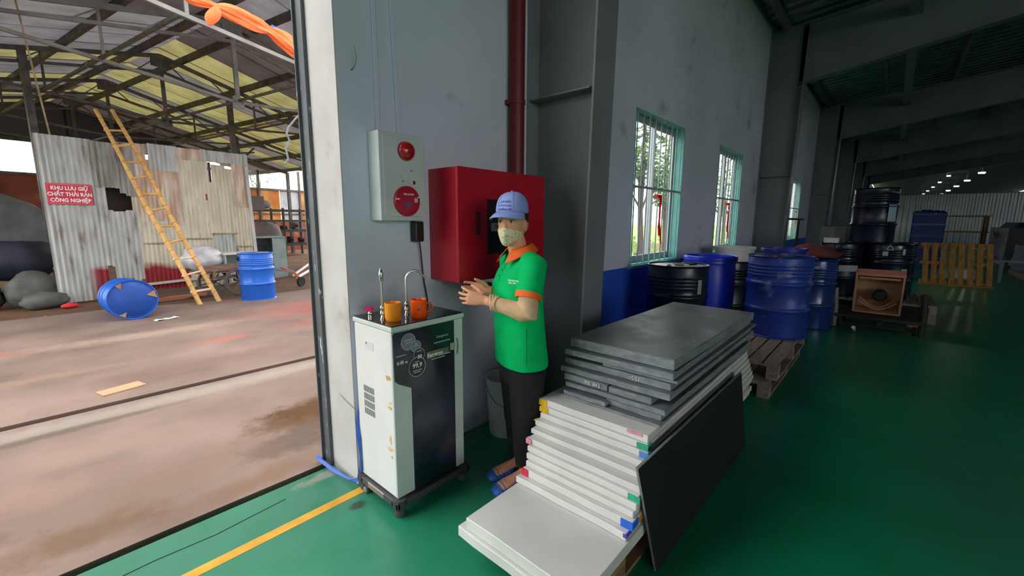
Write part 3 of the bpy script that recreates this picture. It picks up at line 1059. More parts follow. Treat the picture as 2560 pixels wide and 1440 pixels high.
TT = .997
mug((1.165, 1.835, TT), .041, .092, M('amber plastic', srgb(246, 162, 36), .3, trans=.25), 'amber yellow plastic mug beside the straight tap', 1.2)
m2 = mug((1.30, 1.805, TT), .042, .094, M('orange plastic', srgb(250, 96, 14), .3, trans=.2), 'bright orange plastic mug with its handle showing, below the curved tap', -.35)
MB().sheet(lambda f, g: (1.30 + .0425 * cos(-2.45 + .5 * f), 1.805 + .0425 * sin(-2.45 + .5 * f), TT + .048 + .0075 * (2 * g - 1) * sqrt(max(0, 1 - (2 * f - 1) ** 2))), 10, 2).build(
    'print_mark', M('mug print', srgb(150, 60, 70), .5), m2)
sp_m = M('steel spoon', srgb(190, 176, 160), .3, .8)
tag(MB().tube([(1.245, 1.95, TT + .006), (1.29, 2.0, TT + .012)], [.004, .004], 8).ball((1.30, 2.01, TT + .012), (.022, .013, .006), 12, 6, Matrix.Rotation(.8, 3, 'Z')).build('spoon', sp_m, smooth=True),
    'small dull spoon lying behind the amber mug', 'spoon')

# ---------------------------------------------------------------- fire alarm box on the wall
al = M('alarm box grey white', srgb(206, 212, 214), .45, col2=srgb(192, 198, 200), scale=4)
dome_red = M('red lamp plastic', srgb(176, 16, 32), .18, coat=.5)
fa = thing('fire_alarm_box', 'tall white fire alarm box with red lamp dome and red push disc on the wall', 'alarm box', (1.36, YW, 1.50))
AX0, AX1, AZ0, AZ1, AY = 1.235, 1.525, 1.495, 1.955, YW - .11
MB().box((AX0, AY, AZ0), (AX1, YW, AZ1)).build('case', al, fa, bevel=.004, seg=2)
dr = MB().box((AX0 + .02, AY - .006, AZ0 + .022), (AX1 - .02, AY, AZ1 - .022)).build('door', al, fa, bevel=.002)
MB().lathe([(.052, 0), (.052, .006), (.047, .022), (.034, .037), (.016, .045), (.001, .047)], 24, Matrix.Translation((1.395, AY - .006, 1.865)) @ Matrix.Rotation(pi / 2, 4, 'X')).build('lamp_dome', dome_red, dr, smooth=True)
pc = V((1.39, AY - .006, 1.60))
pd = MB().lathe([(.082, 0), (.082, .012), (.078, .017), (.05, .018), (.001, .018)], 32, Matrix.Translation(pc) @ Matrix.Rotation(pi / 2, 4, 'X')).build('push_disc', red_paint, fa, smooth=True)
MB().box((pc.x - .018, pc.y - .022, pc.z - .03), (pc.x + .012, pc.y - .018, pc.z - .008)).build('button', M('blue grey window', srgb(70, 96, 124), .2), pd)
text('printed_text', 'FIRE ALARM', .0125, (pc.x + .002, pc.y - .022, pc.z + .036), X3, Z3, white_txt, pd, bold=.0006)
MB().box((pc.x + .04, pc.y - .019, pc.z - .006), (pc.x + .062, pc.y - .018, pc.z + .018)).build('sticker', M('pale sticker', srgb(190, 186, 176), .6), pd)
MB().box((pc.x - .078, pc.y - .019, pc.z + .006), (pc.x - .055, pc.y - .0175, pc.z + .013)).box((pc.x + .06, pc.y - .019, pc.z + .02), (pc.x + .078, pc.y - .0175, pc.z + .026)).build('tab', white_txt, pd)
sc_m = M('torn sticker', srgb(226, 228, 230), .7, col2=srgb(150, 156, 160), scale=30)
rn = random.Random(3)
b = MB()
for k in range(26):
    x, z = 1.335 + rn.random() * .1, 1.70 + rn.random() * .065
    b.box((x, AY - .0072, z), (x + rn.uniform(.004, .016), AY - .006, z + rn.uniform(.002, .005)))
tag(b.build('torn_sticker', sc_m, dr), kind='stuff')
MB().box((1.437, AY - .0075, 1.693), (1.452, AY - .006, 1.712)).build('small_mark', M('dark red mark', srgb(96, 24, 34), .6), dr)
cover_m = M('wall grey cover', srgb(206, 212, 230), .6)
for k, x in enumerate((1.30, 1.43)):
    tag(MB().prism([(x - .013, YW - .014, 1.955), (x + .013, YW - .014, 1.955), (x + .013 - .095 * k, YW - .014, 5.0), (x - .013 - .095 * k, YW - .014, 5.0)], (0, .014, 0)).build('cable_cover', cover_m, bevel=.003),
        ['left white cable cover rising from the top of the fire alarm box', 'right white cable cover rising from the top of the fire alarm box'][k], 'cable cover', 'cable covers above the alarm box')

# ---------------------------------------------------------------- fire hose cabinet
fc = thing('fire_hose_cabinet', 'deep red fire hose cabinet with small dark window on the wall behind the woman', 'cabinet', (2.0, YW, 1.14))
CX0, CX1, CZ0, CZ1, CYf = 1.63, 2.43, 1.135, 1.80, YW - .27
MB().box((CX0, CYf + .012, CZ0), (CX1, YW, CZ1)).build('case', red_paint, fc, bevel=.004, seg=2)
dr = MB()
wx0, wx1, wz0, wz1 = 1.875, 2.20, 1.30, 1.615
for (a0, a1, c0, c1) in ((CX0, CX1, CZ0, wz0), (CX0, CX1, wz1, CZ1), (CX0, wx0, wz0, wz1), (wx1, CX1, wz0, wz1)):
    dr.box((a0, CYf, c0), (a1, CYf + .012, c1))
dr = dr.build('door', red_paint, fc)
MB().box((wx0 - .005, CYf + .003, wz0 - .005), (wx1 + .005, CYf + .006, wz1 + .005)).build('window', M('dark cabinet glass', srgb(30, 34, 38), .06, spec=.8), dr)
rb = MB()
for (a0, a1, c0, c1) in ((wx0 - .012, wx1 + .012, wz0 - .012, wz0), (wx0 - .012, wx1 + .012, wz1, wz1 + .012), (wx0 - .012, wx0, wz0, wz1), (wx1, wx1 + .012, wz0, wz1)):
    rb.box((a0, CYf - .004, c0), (a1, CYf + .004, c1))
rb.build('window_gasket', M('dark gasket', srgb(58, 14, 24), .5), dr)
MB().box((1.90, CYf + .0012, 1.432), (2.17, CYf + .003, 1.482)).build('label_strip', M('grey label', srgb(120, 122, 124), .6), dr)
text('printed_text', 'FIRE HOSE REEL', .034, (2.035, CYf + .0005, 1.457), X3, Z3, M('label ink', srgb(36, 38, 42), .6), dr, sx=.92, bold=.0008)
MB().box((1.762, CYf - .006, 1.41), (1.802, CYf, 1.55)).build('handle', M('dark red handle', srgb(88, 8, 22), .4), dr, bevel=.004, seg=2)
for k in range(2):
    MB().tube([(CX1 - .012, CYf - .004, CZ0 + .1 + .42 * k), (CX1 - .012, CYf - .004, CZ0 + .16 + .42 * k)], .006, 8).build('hinge', red_paint, dr, smooth=True)
# pipes of the fire system
fp = thing('fire_pipe', 'dark red fire water pipe running up the wall above the hose cabinet', 'pipe', (2.37, YW - .05, 1.8))
pr_ = M('pipe red', srgb(112, 14, 26), .5, col2=srgb(100, 12, 24), scale=4)
MB().tube([(2.37, YW - .06, CZ1 - .02), (2.37, YW - .06, 5.2)], .055, 20).build('pipe', pr_, fp, smooth=True)
for z in (2.3, 3.6):
    MB().lathe([(.06, 0), (.06, .03)], 20, Matrix.Translation((2.37, YW - .06, z))).box((2.31, YW - .06, z), (2.43, YW, z + .03)).build('pipe_clip', pr_, fp)
vb = thing('valve_under_cabinet', 'black pipe valve under the red hose cabinet, behind the woman\'s hand', 'valve', (1.92, YW - .1, 1.05))
MB().tube([(1.93, YW - .08, CZ0), (1.93, YW - .08, 1.07), (1.96, YW - .08, 1.04), (2.10, YW - .08, 1.04), (2.14, YW, 1.04)], .026, 12).build('pipe', black_pl, vb, smooth=True)
MB().ball((1.93, YW - .08, 1.08), .045).build('valve_body', black_pl, vb, smooth=True)

# ---------------------------------------------------------------- power adapter and its cord
ad = thing('power_adapter', 'black power adapter plugged in below the fire alarm box', 'adapter', (1.515, YW - .03, 1.37))
MB().box((1.485, YW - .062, 1.372), (1.545, YW - .004, 1.49)).build('body', black_pl, ad, bevel=.008, seg=2)
MB().tube([(1.53, YW - .03, 1.38), (1.54, YW - .03, 1.30), (1.56, YW - .02, 1.15), (1.585, YW - .02, 1.02), (1.60, YW - .02, .9), (1.57, YW - .03, .5)], .0045, 8).build('cord', black_pl, ad, smooth=True)

# wire hook on the wall
tag(MB().tube([(1.165, YW, 2.245), (1.165, YW - .035, 2.25), (1.17, YW - .05, 2.29), (1.155, YW - .055, 2.34)], .0035, 6).build('wire_hook', steel_grey, smooth=True),
    'bent wire hook on the wall above and left of the fire alarm box', 'hook')
# thin wire scratch on the jamb
tag(MB().tube([(1.086, 2.31, .50), (1.075, 2.22, .485), (1.082, 2.125, .46)], .002, 5).build('loose_wire', steel_grey, smooth=True), 'thin loose wire across the white door jamb', 'wire')

# ---------------------------------------------------------------- blue water tubes
blue_t = M('blue tube', srgb(58, 104, 206), .35, trans=.1)
hs = thing('water_tube', 'blue water tubes coming in round the door jamb to the purifier', 'tube', (1.06, 2.2, 0))
for k in range(4):
    o_ = .008 * k
    MB().tube([(1.03 + o_, 2.56, .02), (1.02, 2.47 - o_, .03 + o_), (1.035 + .3 * o_, 2.35, .012 + o_ * .6), (1.06, 2.2 - o_, .012 + o_ * .5), (1.078, 2.10, .03 + o_), (1.082 - o_ * .3, 2.075, .12),
              (1.078, 2.10 - o_, .3), (1.079, 2.105 - .5 * o_, .4), (1.10, 2.105, .47)], .0045, 6).build('tube', blue_t, hs, smooth=True)

# ---------------------------------------------------------------- white bucket behind the woman
bk = thing('white_bucket', 'white plastic bucket standing by the wall behind the woman', 'bucket', (2.12, 1.93, 0))
T = Matrix.Translation((2.12, 1.93, 0))
MB().lathe([(.118, 0), (.122, .01), (.14, .32), (.150, .322), (.150, .345), (.142, .35), (.146, .40), (.150, .405), (.150, .415), (.142, .415), (.118, .02), (.001, .015)], 32, T).build('body', white_pl, bk, smooth=True, angle=50)
MB().tube([(2.12 + .152 * cos(a) , 1.93 + .152 * sin(a), .37 - .14 * sin((a - 2.6) * 1.0)) for a in [2.6 + k * pi / 12 for k in range(13)]], .0028, 6).build('bail_handle', steel_grey, bk, smooth=True)

# ---------------------------------------------------------------- plastic plates in the stack
blk_pl = M('black plate', srgb(80, 86, 90), .40, col2=srgb(116, 122, 126), scale=5, stretch=(1, 1, 1), rvar=.1, bump=.08, bscale=60, col3=srgb(112, 116, 118), scale3=4, lo3=.6, hi3=.8)
blk_edge = M('lit sawn plate edge', srgb(134, 140, 144), .6, col2=srgb(104, 110, 116), scale=9, stretch=(1, 2, 6), bump=.1, bscale=80, col3=srgb(160, 156, 148), scale3=7, lo3=.6, hi3=.75)  # sawn edges, grey lightened to carry the light from the door
wht_pl = M('white plate', srgb(226, 226, 222), .42, col2=srgb(212, 212, 208), scale=3, bump=.02, bscale=40, trans=.08)
chalk = M('chalk', srgb(206, 208, 206), .9)


def plate(x0, x1, y0, y1, z0, z1, mat, label, rot=0., tiltx=0., grp=None, edge=None, name='plastic_plate'):
    o_ = V(((x0 + x1) / 2, (y0 + y1) / 2, z0))
    b_ = MB()
    # sawn edges waver a little
    rn_ = random.Random(int(z0 * 997) + int(x0 * 100))
    n = 6
    pts = [(x0 + rn_.uniform(-.003, .003), y0 + (y1 - y0) * k / n) for k in range(n + 1)] + [(x0 + (x1 - x0) * k / 5, y1 + rn_.uniform(-.002, .002)) for k in range(1, 6)] + \
          [(x1, y0)] + [(x0 + (x1 - x0) * k / 5, y0 + rn_.uniform(-.002, .002)) for k in range(4, 0, -1)]
    b_.prism([(x, y, z0) for x, y in pts], (0, 0, z1 - z0))
    R = Matrix.Translation(o_) @ Matrix.Rotation(rot, 4, 'Z') @ Matrix.Rotation(tiltx, 4, 'X') @ Matrix.Translation(-o_)
    b_.xform(R)
    ob = b_.build(name, mat, bevel=.0025, origin=tuple(o_))
    if edge:
        ob.data.materials.append(edge)
        for p in ob.data.polygons:
            if abs(p.normal.z) < .7:
                p.material_index = 1
    tag(ob, label, 'plate', grp)
    return ob


GB, GW = 'black plastic plates on the stack', 'white plastic plates in the stack'
XE = 3.42
# white ones from the pallet up
plate(1.095, 2.9, .70, 1.275, .125, .172, wht_pl, 'lowest white plastic plate of the stack, sticking out at the front on the pallet', -.015, grp=GW)
plate(1.11, 3.0, .655, 1.245, .174, .228, wht_pl, 'broad white plastic plate sticking out far at the stack\'s front, large bare top showing', .0, grp=GW)
marks = {}
for (x0, y0, y1, z0, z1, lb, rt_) in (
        (1.445, .665, 1.25, .230, .262, 'white plate lying directly on the broad projecting one, violet mark at its corner', 0),
        (1.475, .655, 1.235, .263, .298, 'white plate with a blue painted corner and a red painted corner low in the stack', .0),
        (1.50, .67, 1.24, .299, .325, 'white plate just above the blue cornered one, orange streak on its side', .005),
        (1.515, .66, 1.245, .326, .355, 'white plate just under the green marked one low in the white stack', 0),
        (1.53, .655, 1.25, .356, .384, 'white plate with a green painted corner in the lower half of the white stack', -.004),
        (1.55, .66, 1.27, .385, .414, 'white plate with faint pink corner halfway up the white stack', .0),
        (1.60, .67, 1.285, .415, .440, 'thin white plate right above the pink cornered one', .0),
        (1.645, .675, 1.295, .441, .470, 'white plate with a yellow streak along its upper left edge', .004),
        (1.675, .69, 1.285, .471, .500, 'white plate with a blue painted corner under the thick top one', .0),
        (1.69, .70, 1.295, .501, .530, 'white plate with green and yellow painted corners just below the top white one', 0),
        (1.70, .705, 1.31, .531, .566, 'topmost white plate, pink mark at its corner under the black plates', 0)):
    p_ = plate(x0, XE, y0, y1, z0, z1, wht_pl, lb, rt_, grp=GW)
    marks[round(z0, 3)] = (p_, x0, y0, y1, z0, z1)


def mark(z, side, w_, colr, h0=0., h1=1., dx=.035, nm='paint_mark', off=0.):
    p_, x0, y0, y1, z0, z1 = marks[z]
    e = .0035
    za, zb = z0 + (z1 - z0) * h0 + .001, z0 + (z1 - z0) * h1 - .001
    m_ = bpy.data.materials.get('paint ' + colr[0]) or M('paint ' + colr[0], colr[1], .5, col2=tuple(c * .75 for c in colr[1][:3]) + (1,), scale=40)
    if side == 'L':
        MB().box((x0 - e, y1 - w_ - off, za), (x0 + .02, y1 + e - off, zb)).build(nm, m_, p_)
    else:
        MB().box((x0 - e, y0 - e + off, za), (x0 + (dx if not off else .02), y0 + w_ + off, zb)).build(nm, m_, p_)


yel, grn, blu, red_, pnk, vio, org = ('yellow', srgb(240, 190, 10)), ('green', srgb(40, 180, 140)), ('blue', srgb(40, 110, 226)), ('red', srgb(226, 40, 84)), ('pink', srgb(236, 150, 176)), ('violet', srgb(90, 70, 190)), ('rose', srgb(232, 86, 120))
mark(.531, 'L', .05, yel)
mark(.501, 'L', .05, yel)
mark(.531, 'R', .07, ('rose', pnk[1]), .6, 1., .03, off=.03)
mark(.501, 'R', .05, grn, .0, 1.)
mark(.471, 'R', .04, ('light blue', srgb(84, 146, 220)))
mark(.385, 'L', .03, pnk)
mark(.263, 'L', .035, red_)
mark(.356, 'R', .05, grn, 0, 1, .0)
mark(.263, 'R', .05, blu, 0, 1, .05)
mark(.23, 'R', .012, vio, .4, 1, .05)
mark(.441, 'L', .03, ('amber', srgb(226, 180, 60)), .75, 1.)
p_, x0, y0, y1, z0, z1 = marks[.299]
for zq in (.299, .326, .263):
    pq, xq, yq, _, za, zb = marks[zq]
    MB().box((xq + .03, yq - .0032, za + .006), (xq + .10, yq - .001, zb - .008)).build('paint_mark', M('orange streak', srgb(206, 130, 40), .6) if zq == .299 else bpy.data.materials['orange streak'], pq)

# black ones
bp = {}
for key, x0, x1, y0, y1, z0, z1, lb, rt_ in (
        ('b9', 1.80, XE, .695, 1.245, .567, .581, 'thin black plate lowest of the black ones, on the white plates', 0),
        ('b8', 1.84, XE + .03, .70, .985, .582, .612, 'short black plate low in the stack at its right corner', -.01),
        ('b8b', 1.80, XE, 1.0, 1.25, .582, .606, 'short slanting black plate low in the stack at its left corner', .03),
        ('b7', 1.84, XE, .69, 1.24, .613, .638, 'black plate below the two halves with chalk writing', .0),
        ('b6', 1.86, XE - .1, 1.0, 1.265, .639, .674, 'half width black plate with chalk letters on its end', 0),
        ('b6b', 1.855, XE, .765, .99, .639, .672, 'half width black plate beside the chalk lettered one', 0),
        ('b5', 1.875, XE + .04, .685, 1.30, .675, .707, 'rough edged black plate in the middle of the black ones', .0),
        ('b4', 1.92, XE, .70, 1.30, .708, .742, 'bluish black plate with faint scratched numbers on its end', 0),
        ('b3', 1.93, XE + .05, .675, 1.07, .743, .760, 'thin narrow black plate near the top, shifted to the right', 0),
        ('b2', 1.915, XE + .02, .70, 1.31, .761, .795, 'second black plate from the top with a sawn pale edge', .012),
        ('b1', 1.955, XE, .695, 1.285, .797, .850, 'thick topmost black plate with a dusty scratched top', -.012)):
    bp[key] = plate(x0, x1, y0, y1, z0, z1, blk_pl, lb, rt_, grp=GB, edge=blk_edge)
text('chalk_text', 'Pd  843', .030, (1.8565, 1.085, .656), (0, -1, 0), (0, 0, 1), chalk, bp['b6'], bold=.0004)
text('chalk_text', '155/', .034, (1.9165, .88, .725), (0, 1, 0), (0, 0, -1), chalk, bp['b4'])
# shavings on the top plate
rn = random.Random(11)
b = MB()
for k in range(70):
    x, y = rn.uniform(2.0, 3.35), rn.uniform(.74, 1.24)
    b.obox((x, y, .8515), (rn.uniform(.004, .014), .0015, .0012), Matrix.Rotation(rn.uniform(0, 3), 3, 'Z'))
tag(tag(b.build('plastic_shavings', M('shavings', srgb(160, 164, 166), .7)), 'scattered plastic shavings on the topmost black plate', 'shavings'), kind='stuff')

# black sheet leaning on the right side of the stack
lean = MB().prism([(1.63, .615, .0), (3.05, .60, .0), (3.0, .655, .52), (1.50, .668, .525)], (0, -.014, .0))
lean = lean.build('leaning_sheet', M('smooth black sheet', srgb(20, 21, 23), .55, col2=srgb(26, 27, 29), scale=2), bevel=.002)
lean.data.materials.append(blk_edge)
for p_ in lean.data.polygons:
    if abs(p_.normal.y) < .5:
        p_.material_index = 1
tag(lean, 'large smooth black plastic sheet leaning upright against the right side of the plate stack', 'sheet')

# wooden pallets


def pallet(x0, y0, z0, lx, ly, label, boards=7, mat=None, cat='pallet', grp=None, h=.12, along='x'):
    mat = mat or wood
    t_ = thing('wooden_pallet', label, cat, (x0 + lx / 2, y0 + ly / 2, z0), grp)
    bt = .018
    for k in range(boards):
        if along == 'x':
            w_ = ly / boards
            MB().box((x0, y0 + k * w_ + .008, z0 + h - bt), (x0 + lx, y0 + (k + 1) * w_ - .008, z0 + h)).build('board', mat, t_, bevel=.002)
        else:
            w_ = lx / boards
            MB().box((x0 + k * w_ + .008, y0, z0 + h - bt), (x0 + (k + 1) * w_ - .008, y0 + ly, z0 + h)).build('board', mat, t_, bevel=.002)
    for k in range(3):
        if along == 'x':
            xx = x0 + (lx - .09) * k / 2
            MB().box((xx, y0, z0 + h - 2 * bt), (xx + .09, y0 + ly, z0 + h - bt)).build('cross_board', mat, t_)
            for j in range(3):
                yy = y0 + (ly - .09) * j / 2
                MB().box((xx, yy, z0 + bt), (xx + .09, yy + .09, z0 + h - 2 * bt)).build('block', mat, t_)
        else:
            yy = y0 + (ly - .09) * k / 2
            MB().box((x0, yy, z0 + h - 2 * bt), (x0 + lx, yy + .09, z0 + h - bt)).build('cross_board', mat, t_)
            for j in range(3):
                xx = x0 + (lx - .09) * j / 2
                MB().box((xx, yy, z0 + bt), (xx + .09, yy + .09, z0 + h - 2 * bt)).build('block', mat, t_)
    for j in range(3):
        if along == 'x':
            yy = y0 + (ly - .09) * j / 2
            MB().box((x0, yy, z0), (x0 + lx, yy + .09, z0 + bt)).build('bottom_board', mat, t_)
        else:
            xx = x0 + (lx - .09) * j / 2
            MB().box((xx, y0, z0), (xx + .09, y0 + ly, z0 + bt)).build('bottom_board', mat, t_)
    return t_


pallet(1.42, .69, 0, 1.9, .56, 'brown wooden pallet under the plate stack, showing at its front right corner', 5, h=.123)
# ---------------------------------------------------------------- drums
def drum_mat(name, c1, c2, rough=.4, c3=None, metal=.1):
    return M(name, c1, rough, metal, col2=c2, scale=5, rvar=.12, col3=c3, scale3=6, lo3=.58, hi3=.72, bump=.05, bscale=12)


dm_navy = drum_mat('navy drum enamel', srgb(18, 24, 44), srgb(26, 32, 54), .28)
dm_blue = drum_mat('scuffed blue drum', srgb(34, 62, 158), srgb(26, 48, 128), .45, srgb(112, 128, 176))
dm_yard = drum_mat('bright blue drum', srgb(26, 100, 200), srgb(22, 88, 184), .38)
lid_m = M('pale drum lid', srgb(206, 208, 206), .45, .3, col2=srgb(150, 152, 150), scale=6)


def steel_drum(x, y, z, label, mat, group, lid=None, r=.292, h=.88, extra=True, n=40, axis=None, T=None):
    t_ = thing('steel_drum', label, 'drum', (x, y, z), group)
    T = T or Matrix.Translation((x, y, z))
    pr_ = [(r - .012, .012), (r + .004, .0), (r + .008, .006), (r + .004, .014), (r - .004, .02), (r - .003, .03)]
    z1, z2 = .305 * h / .88, .585 * h / .88
    for zz in (z1, z2):
        pr_ += [(r - .003, zz - .03), (r + .002, zz - .02), (r + .013, zz - .006), (r + .013, zz + .006), (r + .002, zz + .02), (r - .003, zz + .03)]
    for k in range(4):
        zz = z2 + .085 + k * .035
        pr_ += [(r - .003, zz - .012), (r + .003, zz), (r - .003, zz + .012)]
    pr_ += [(r - .003, h - .03), (r - .004, h - .02), (r + .004, h - .014), (r + .008, h - .006), (r + .004, h), (r - .004, h - .002), (r - .010, h - .018)]
    MB().lathe(pr_, n, T).build('body', mat, t_, smooth=True, angle=50)
    l_ = MB().lathe([(r - .009, h - .03), (r - .009, h - .017), (r - .05, h - .015), (r - .055, h - .011), (.001, h - .011)], n, T).build('lid', lid or mat, t_, smooth=True, angle=50)
    if extra:
        for (bx, by, br) in ((r * .66, 0, .034), (-r * .66, .02, .022)):
            MB().lathe([(br, 0), (br, .012), (br * .8, .016), (br * .75, .01), (.001, .01)], 16, T @ Matrix.Translation((bx, by, h - .012))).build('bung', steel_grey, l_, smooth=True)
    return t_


# pallets under the drums by the window
GD = 'pallets under the drums'
dusty_wood = M('dusty grey wood', srgb(150, 136, 124), .85, col2=srgb(116, 104, 94), scale=5, stretch=(1, 8, 8))
pallet(4.02, .64, .0, 1.65, 1.2, 'lower pallet under the drums by the window', 7, dusty_wood, grp=GD, h=.15)
pallet(4.10, .60, .15, 1.5, .72, 'upper pallet carrying the scuffed blue steel drum, dusty boards showing', 6, dusty_wood, grp=GD, h=.15)
steel_drum(5.28, .86, .30, 'scuffed blue steel drum on pallets behind the plate stack', dm_blue, 'drums by the window wall', dm_navy, r=.30, h=.85)
da = steel_drum(4.36, 1.60, .15, 'black steel drum with pale dented lid under the first barred window', dm_navy, 'drums by the window wall', lid_m, h=.92)
MB().obox((4.36, 1.60, 1.062), (.18, .08, .012), Matrix.Rotation(.5, 3, 'Z')).build('lid_scrap', black_pl, da)
MB().tube([(4.40, 1.50, 1.065), (4.48, 1.46, 1.07), (4.52, 1.52, 1.066), (4.56, 1.58, 1.07)], .008, 6).build('wire_scrap', black_pl, da)
MB().sheet(lambda f, g: (4.36 + .2955 * cos(-2.10 + .16 * f), 1.60 + .2955 * sin(-2.10 + .16 * f), .80 + .14 * g), 4, 2).build('label_patch', M('drum label', srgb(150, 152, 150), .6), da)
# open blue plastic tub
tb = thing('plastic_tub', 'tall open bright blue plastic barrel between two steel drums by the window', 'barrel', (5.45, 1.62, .15))
tub_m = M('blue tub plastic', srgb(26, 56, 214), .35, col2=srgb(20, 46, 190), scale=3)
MB().lathe([(.25, 0), (.262, .02), (.285, .35), (.29, .6), (.28, .84), (.272, .86), (.296, .862), (.298, .875), (.292, .885), (.298, .905), (.298, .935), (.288, .945), (.272, .94), (.27, .8), (.25, .03), (.001, .025)], 40,
           Matrix.Translation((5.45, 1.62, .15))).build('body', tub_m, tb, smooth=True, angle=50)
MB().lathe([(.297, .893), (.303, .897), (.303, .903), (.297, .907)], 40, Matrix.Translation((5.45, 1.62, .15)), cap=False).build('rim_band', tub_m, tb, smooth=True)
# back row: drums with tubs on top
steel_drum(6.65, 1.72, .0, 'dark drum by the wall carrying a white plastic tub', dm_navy, 'drums by the window wall', r=.29, h=.95)
steel_drum(6.85, 1.06, .0, 'dark drum carrying a violet blue tub, behind the scuffed blue drum', dm_navy, 'drums by the window wall', r=.29, h=.95)


def bucket(x, y, z, r, h, mat, name, label, group=None):
    t_ = thing(name, label, 'tub', (x, y, z), group)
    MB().lathe([(r * .88, 0), (r * .9, .01), (r * .97, h * .8), (r * 1.03, h * .82), (r * 1.03, h), (r * .98, h), (r * .86, .02), (.001, .015)], 32, Matrix.Translation((x, y, z))).build('body', mat, t_, smooth=True, angle=45)
    MB().lathe([(r * 1.035, h * .9), (r * 1.06, h * .92), (r * 1.06, h * .96), (r * 1.035, h * .98)], 32, Matrix.Translation((x, y, z)), cap=False).build('rim', mat, t_, smooth=True)
    return t_


bucket(6.65, 1.66, .95, .26, .20, white_pl, 'plastic_tub', 'low white plastic tub standing on a dark drum by the wall', 'tubs on the drums')
bucket(6.95, 1.10, .95, .27, .19, M('violet blue plastic', srgb(40, 42, 150), .4), 'plastic_tub', 'violet blue plastic tub on a drum behind the scuffed blue drum', 'tubs on the drums')
# red-brown cloth heap
rn = random.Random(4)
b = MB()
b.sheet(lambda f, g: (7.6 + 1.1 * f, .55 + .75 * g, 1.0 + .16 * sin(pi * f) * sin(pi * g) + .03 * noise.noise((f * 6, g * 6, 1))), 14, 12)
tag(b.build('cloth_heap', M('red brown cloth', srgb(120, 56, 52), .9, col2=srgb(86, 38, 36), scale=6), smooth=True, solid=.01), 'red brown cloth thrown over the drums behind the violet blue tub', 'cloth')
steel_drum(8.0, 1.05, .0, 'dark steel drum under the red brown cloth', dm_navy, 'drums by the window wall', h=.98)
steel_drum(8.15, 1.75, .0, 'dark steel drum by the wall behind the white tub', dm_navy, 'drums by the window wall', h=.95)
steel_drum(7.42, .80, .0, 'shiny blue steel drum just right of the scuffed blue drum', drum_mat('shiny blue', srgb(34, 60, 130), srgb(28, 50, 112), .2), 'drums by the window wall', h=.98)
ns_m = M('pale drum sticker', srgb(170, 174, 176), .5)

# cluster of shiny dark drums on a pallet, one on top
pallet(8.75, -.62, .0, 1.45, 1.7, 'low pallet under the cluster of shiny dark drums', 8, dusty_wood, grp=GD, h=.14)
pallet(8.75, -.62, .14, 1.45, 1.7, 'second pallet under the cluster of shiny dark drums', 8, dusty_wood, grp=GD, h=.14)
gl = dm_navy
CD = 'shiny dark drums of the cluster'
q1 = steel_drum(9.10, .62, .28, 'shiny dark drum at the left of the cluster, pale label strip on its side', gl, CD)
q2 = steel_drum(9.20, .0, .28, 'shiny dark drum at the right of the cluster with small white labels', gl, CD)
q3 = steel_drum(9.85, .55, .28, 'shiny dark drum at the back left of the cluster', gl, CD)
q4 = steel_drum(9.90, -.06, .28, 'shiny dark drum at the back right of the cluster', gl, CD)
q5 = steel_drum(9.28, .26, 1.165, 'shiny dark drum standing on top of the cluster', gl, CD)


def drum_label(o_, cx, cy_, z, a0, a1, h, mat, r=.2965):
    MB().sheet(lambda f, g: (cx + r * cos(a0 + (a1 - a0) * f), cy_ + r * sin(a0 + (a1 - a0) * f), z + h * g), 6, 1).build('label', mat, o_)


drum_label(q5, 9.28, .26, 1.165 + .35, pi + .62, pi + 1.10, .26, M('blue white label', srgb(150, 180, 200), .4), r=.3035)
drum_label(q1, 9.10, .62, .70, pi + .0, pi + 1.0, .10, ns_m, r=.3035)
drum_label(q2, 9.20, .0, .98, pi - .28, pi - .05, .07, ns_m)
drum_label(q2, 9.20, .0, 1.0, pi + .55, pi + .68, .09, ns_m)
drum_label(q2, 9.20, .0, .62, pi + .6, pi + .9, .16, ns_m)
tri = MB()
for k in range(3):
    a = pi / 2 + k * 2 * pi / 3
    a2 = a + 2 * pi / 3
    p_, q_ = V((9.20 - .303, -.0 + .05 * cos(a), 1.10 + .05 * sin(a) + 0)), V((9.20 - .303, -.0 + .05 * cos(a2), 1.10 + .05 * sin(a2)))
    tri.bar(p_, q_, .006, .014)
tri.build('triangle_mark', ns_m, q2)
bx = thing('paper_box', 'small white box lying on the left dark drum of the cluster', 'box', (9.02, .74, 1.165))
MB().box((8.93, .66, 1.152), (9.10, .86, 1.225)).build('body', white_pl, bx, bevel=.004)
MB().box((8.925, .655, 1.225), (9.105, .865, 1.24)).build('lid', white_pl, bx, bevel=.003)
gb = thing('grey_box', 'dull grey box on a back drum of the cluster', 'box', (9.9, .75, 1.165))
MB().box((9.75, .62, 1.152), (10.1, 1.0, 1.42)).build('body', M('grey board', srgb(130, 134, 128), .8), gb, bevel=.004)
MB().box((9.745, .78, 1.15), (10.105, .84, 1.423)).build('tape', M('box tape', srgb(150, 148, 138), .5), gb)

# wooden crate seat on a dark trolley in front of the drums
cr = thing('wooden_crate', 'tilted pinkish wooden crate with a round dark core inside, before the dark drums', 'crate', (7.85, .05, .2))
crm = M('pink brown crate board', srgb(196, 152, 122), .75, col2=srgb(166, 122, 96), scale=5, bump=.1)
R = Matrix.Rotation(radians(-9), 3, 'Y')
c0 = V((7.85, .06, .53))


def cbox(dx, dy, dz, sx, sy, sz, nm, mt, par=cr):
    return MB().obox(c0 + R @ V((dx, dy, dz)), (sx, sy, sz), R).build(nm, mt, par, bevel=.003)


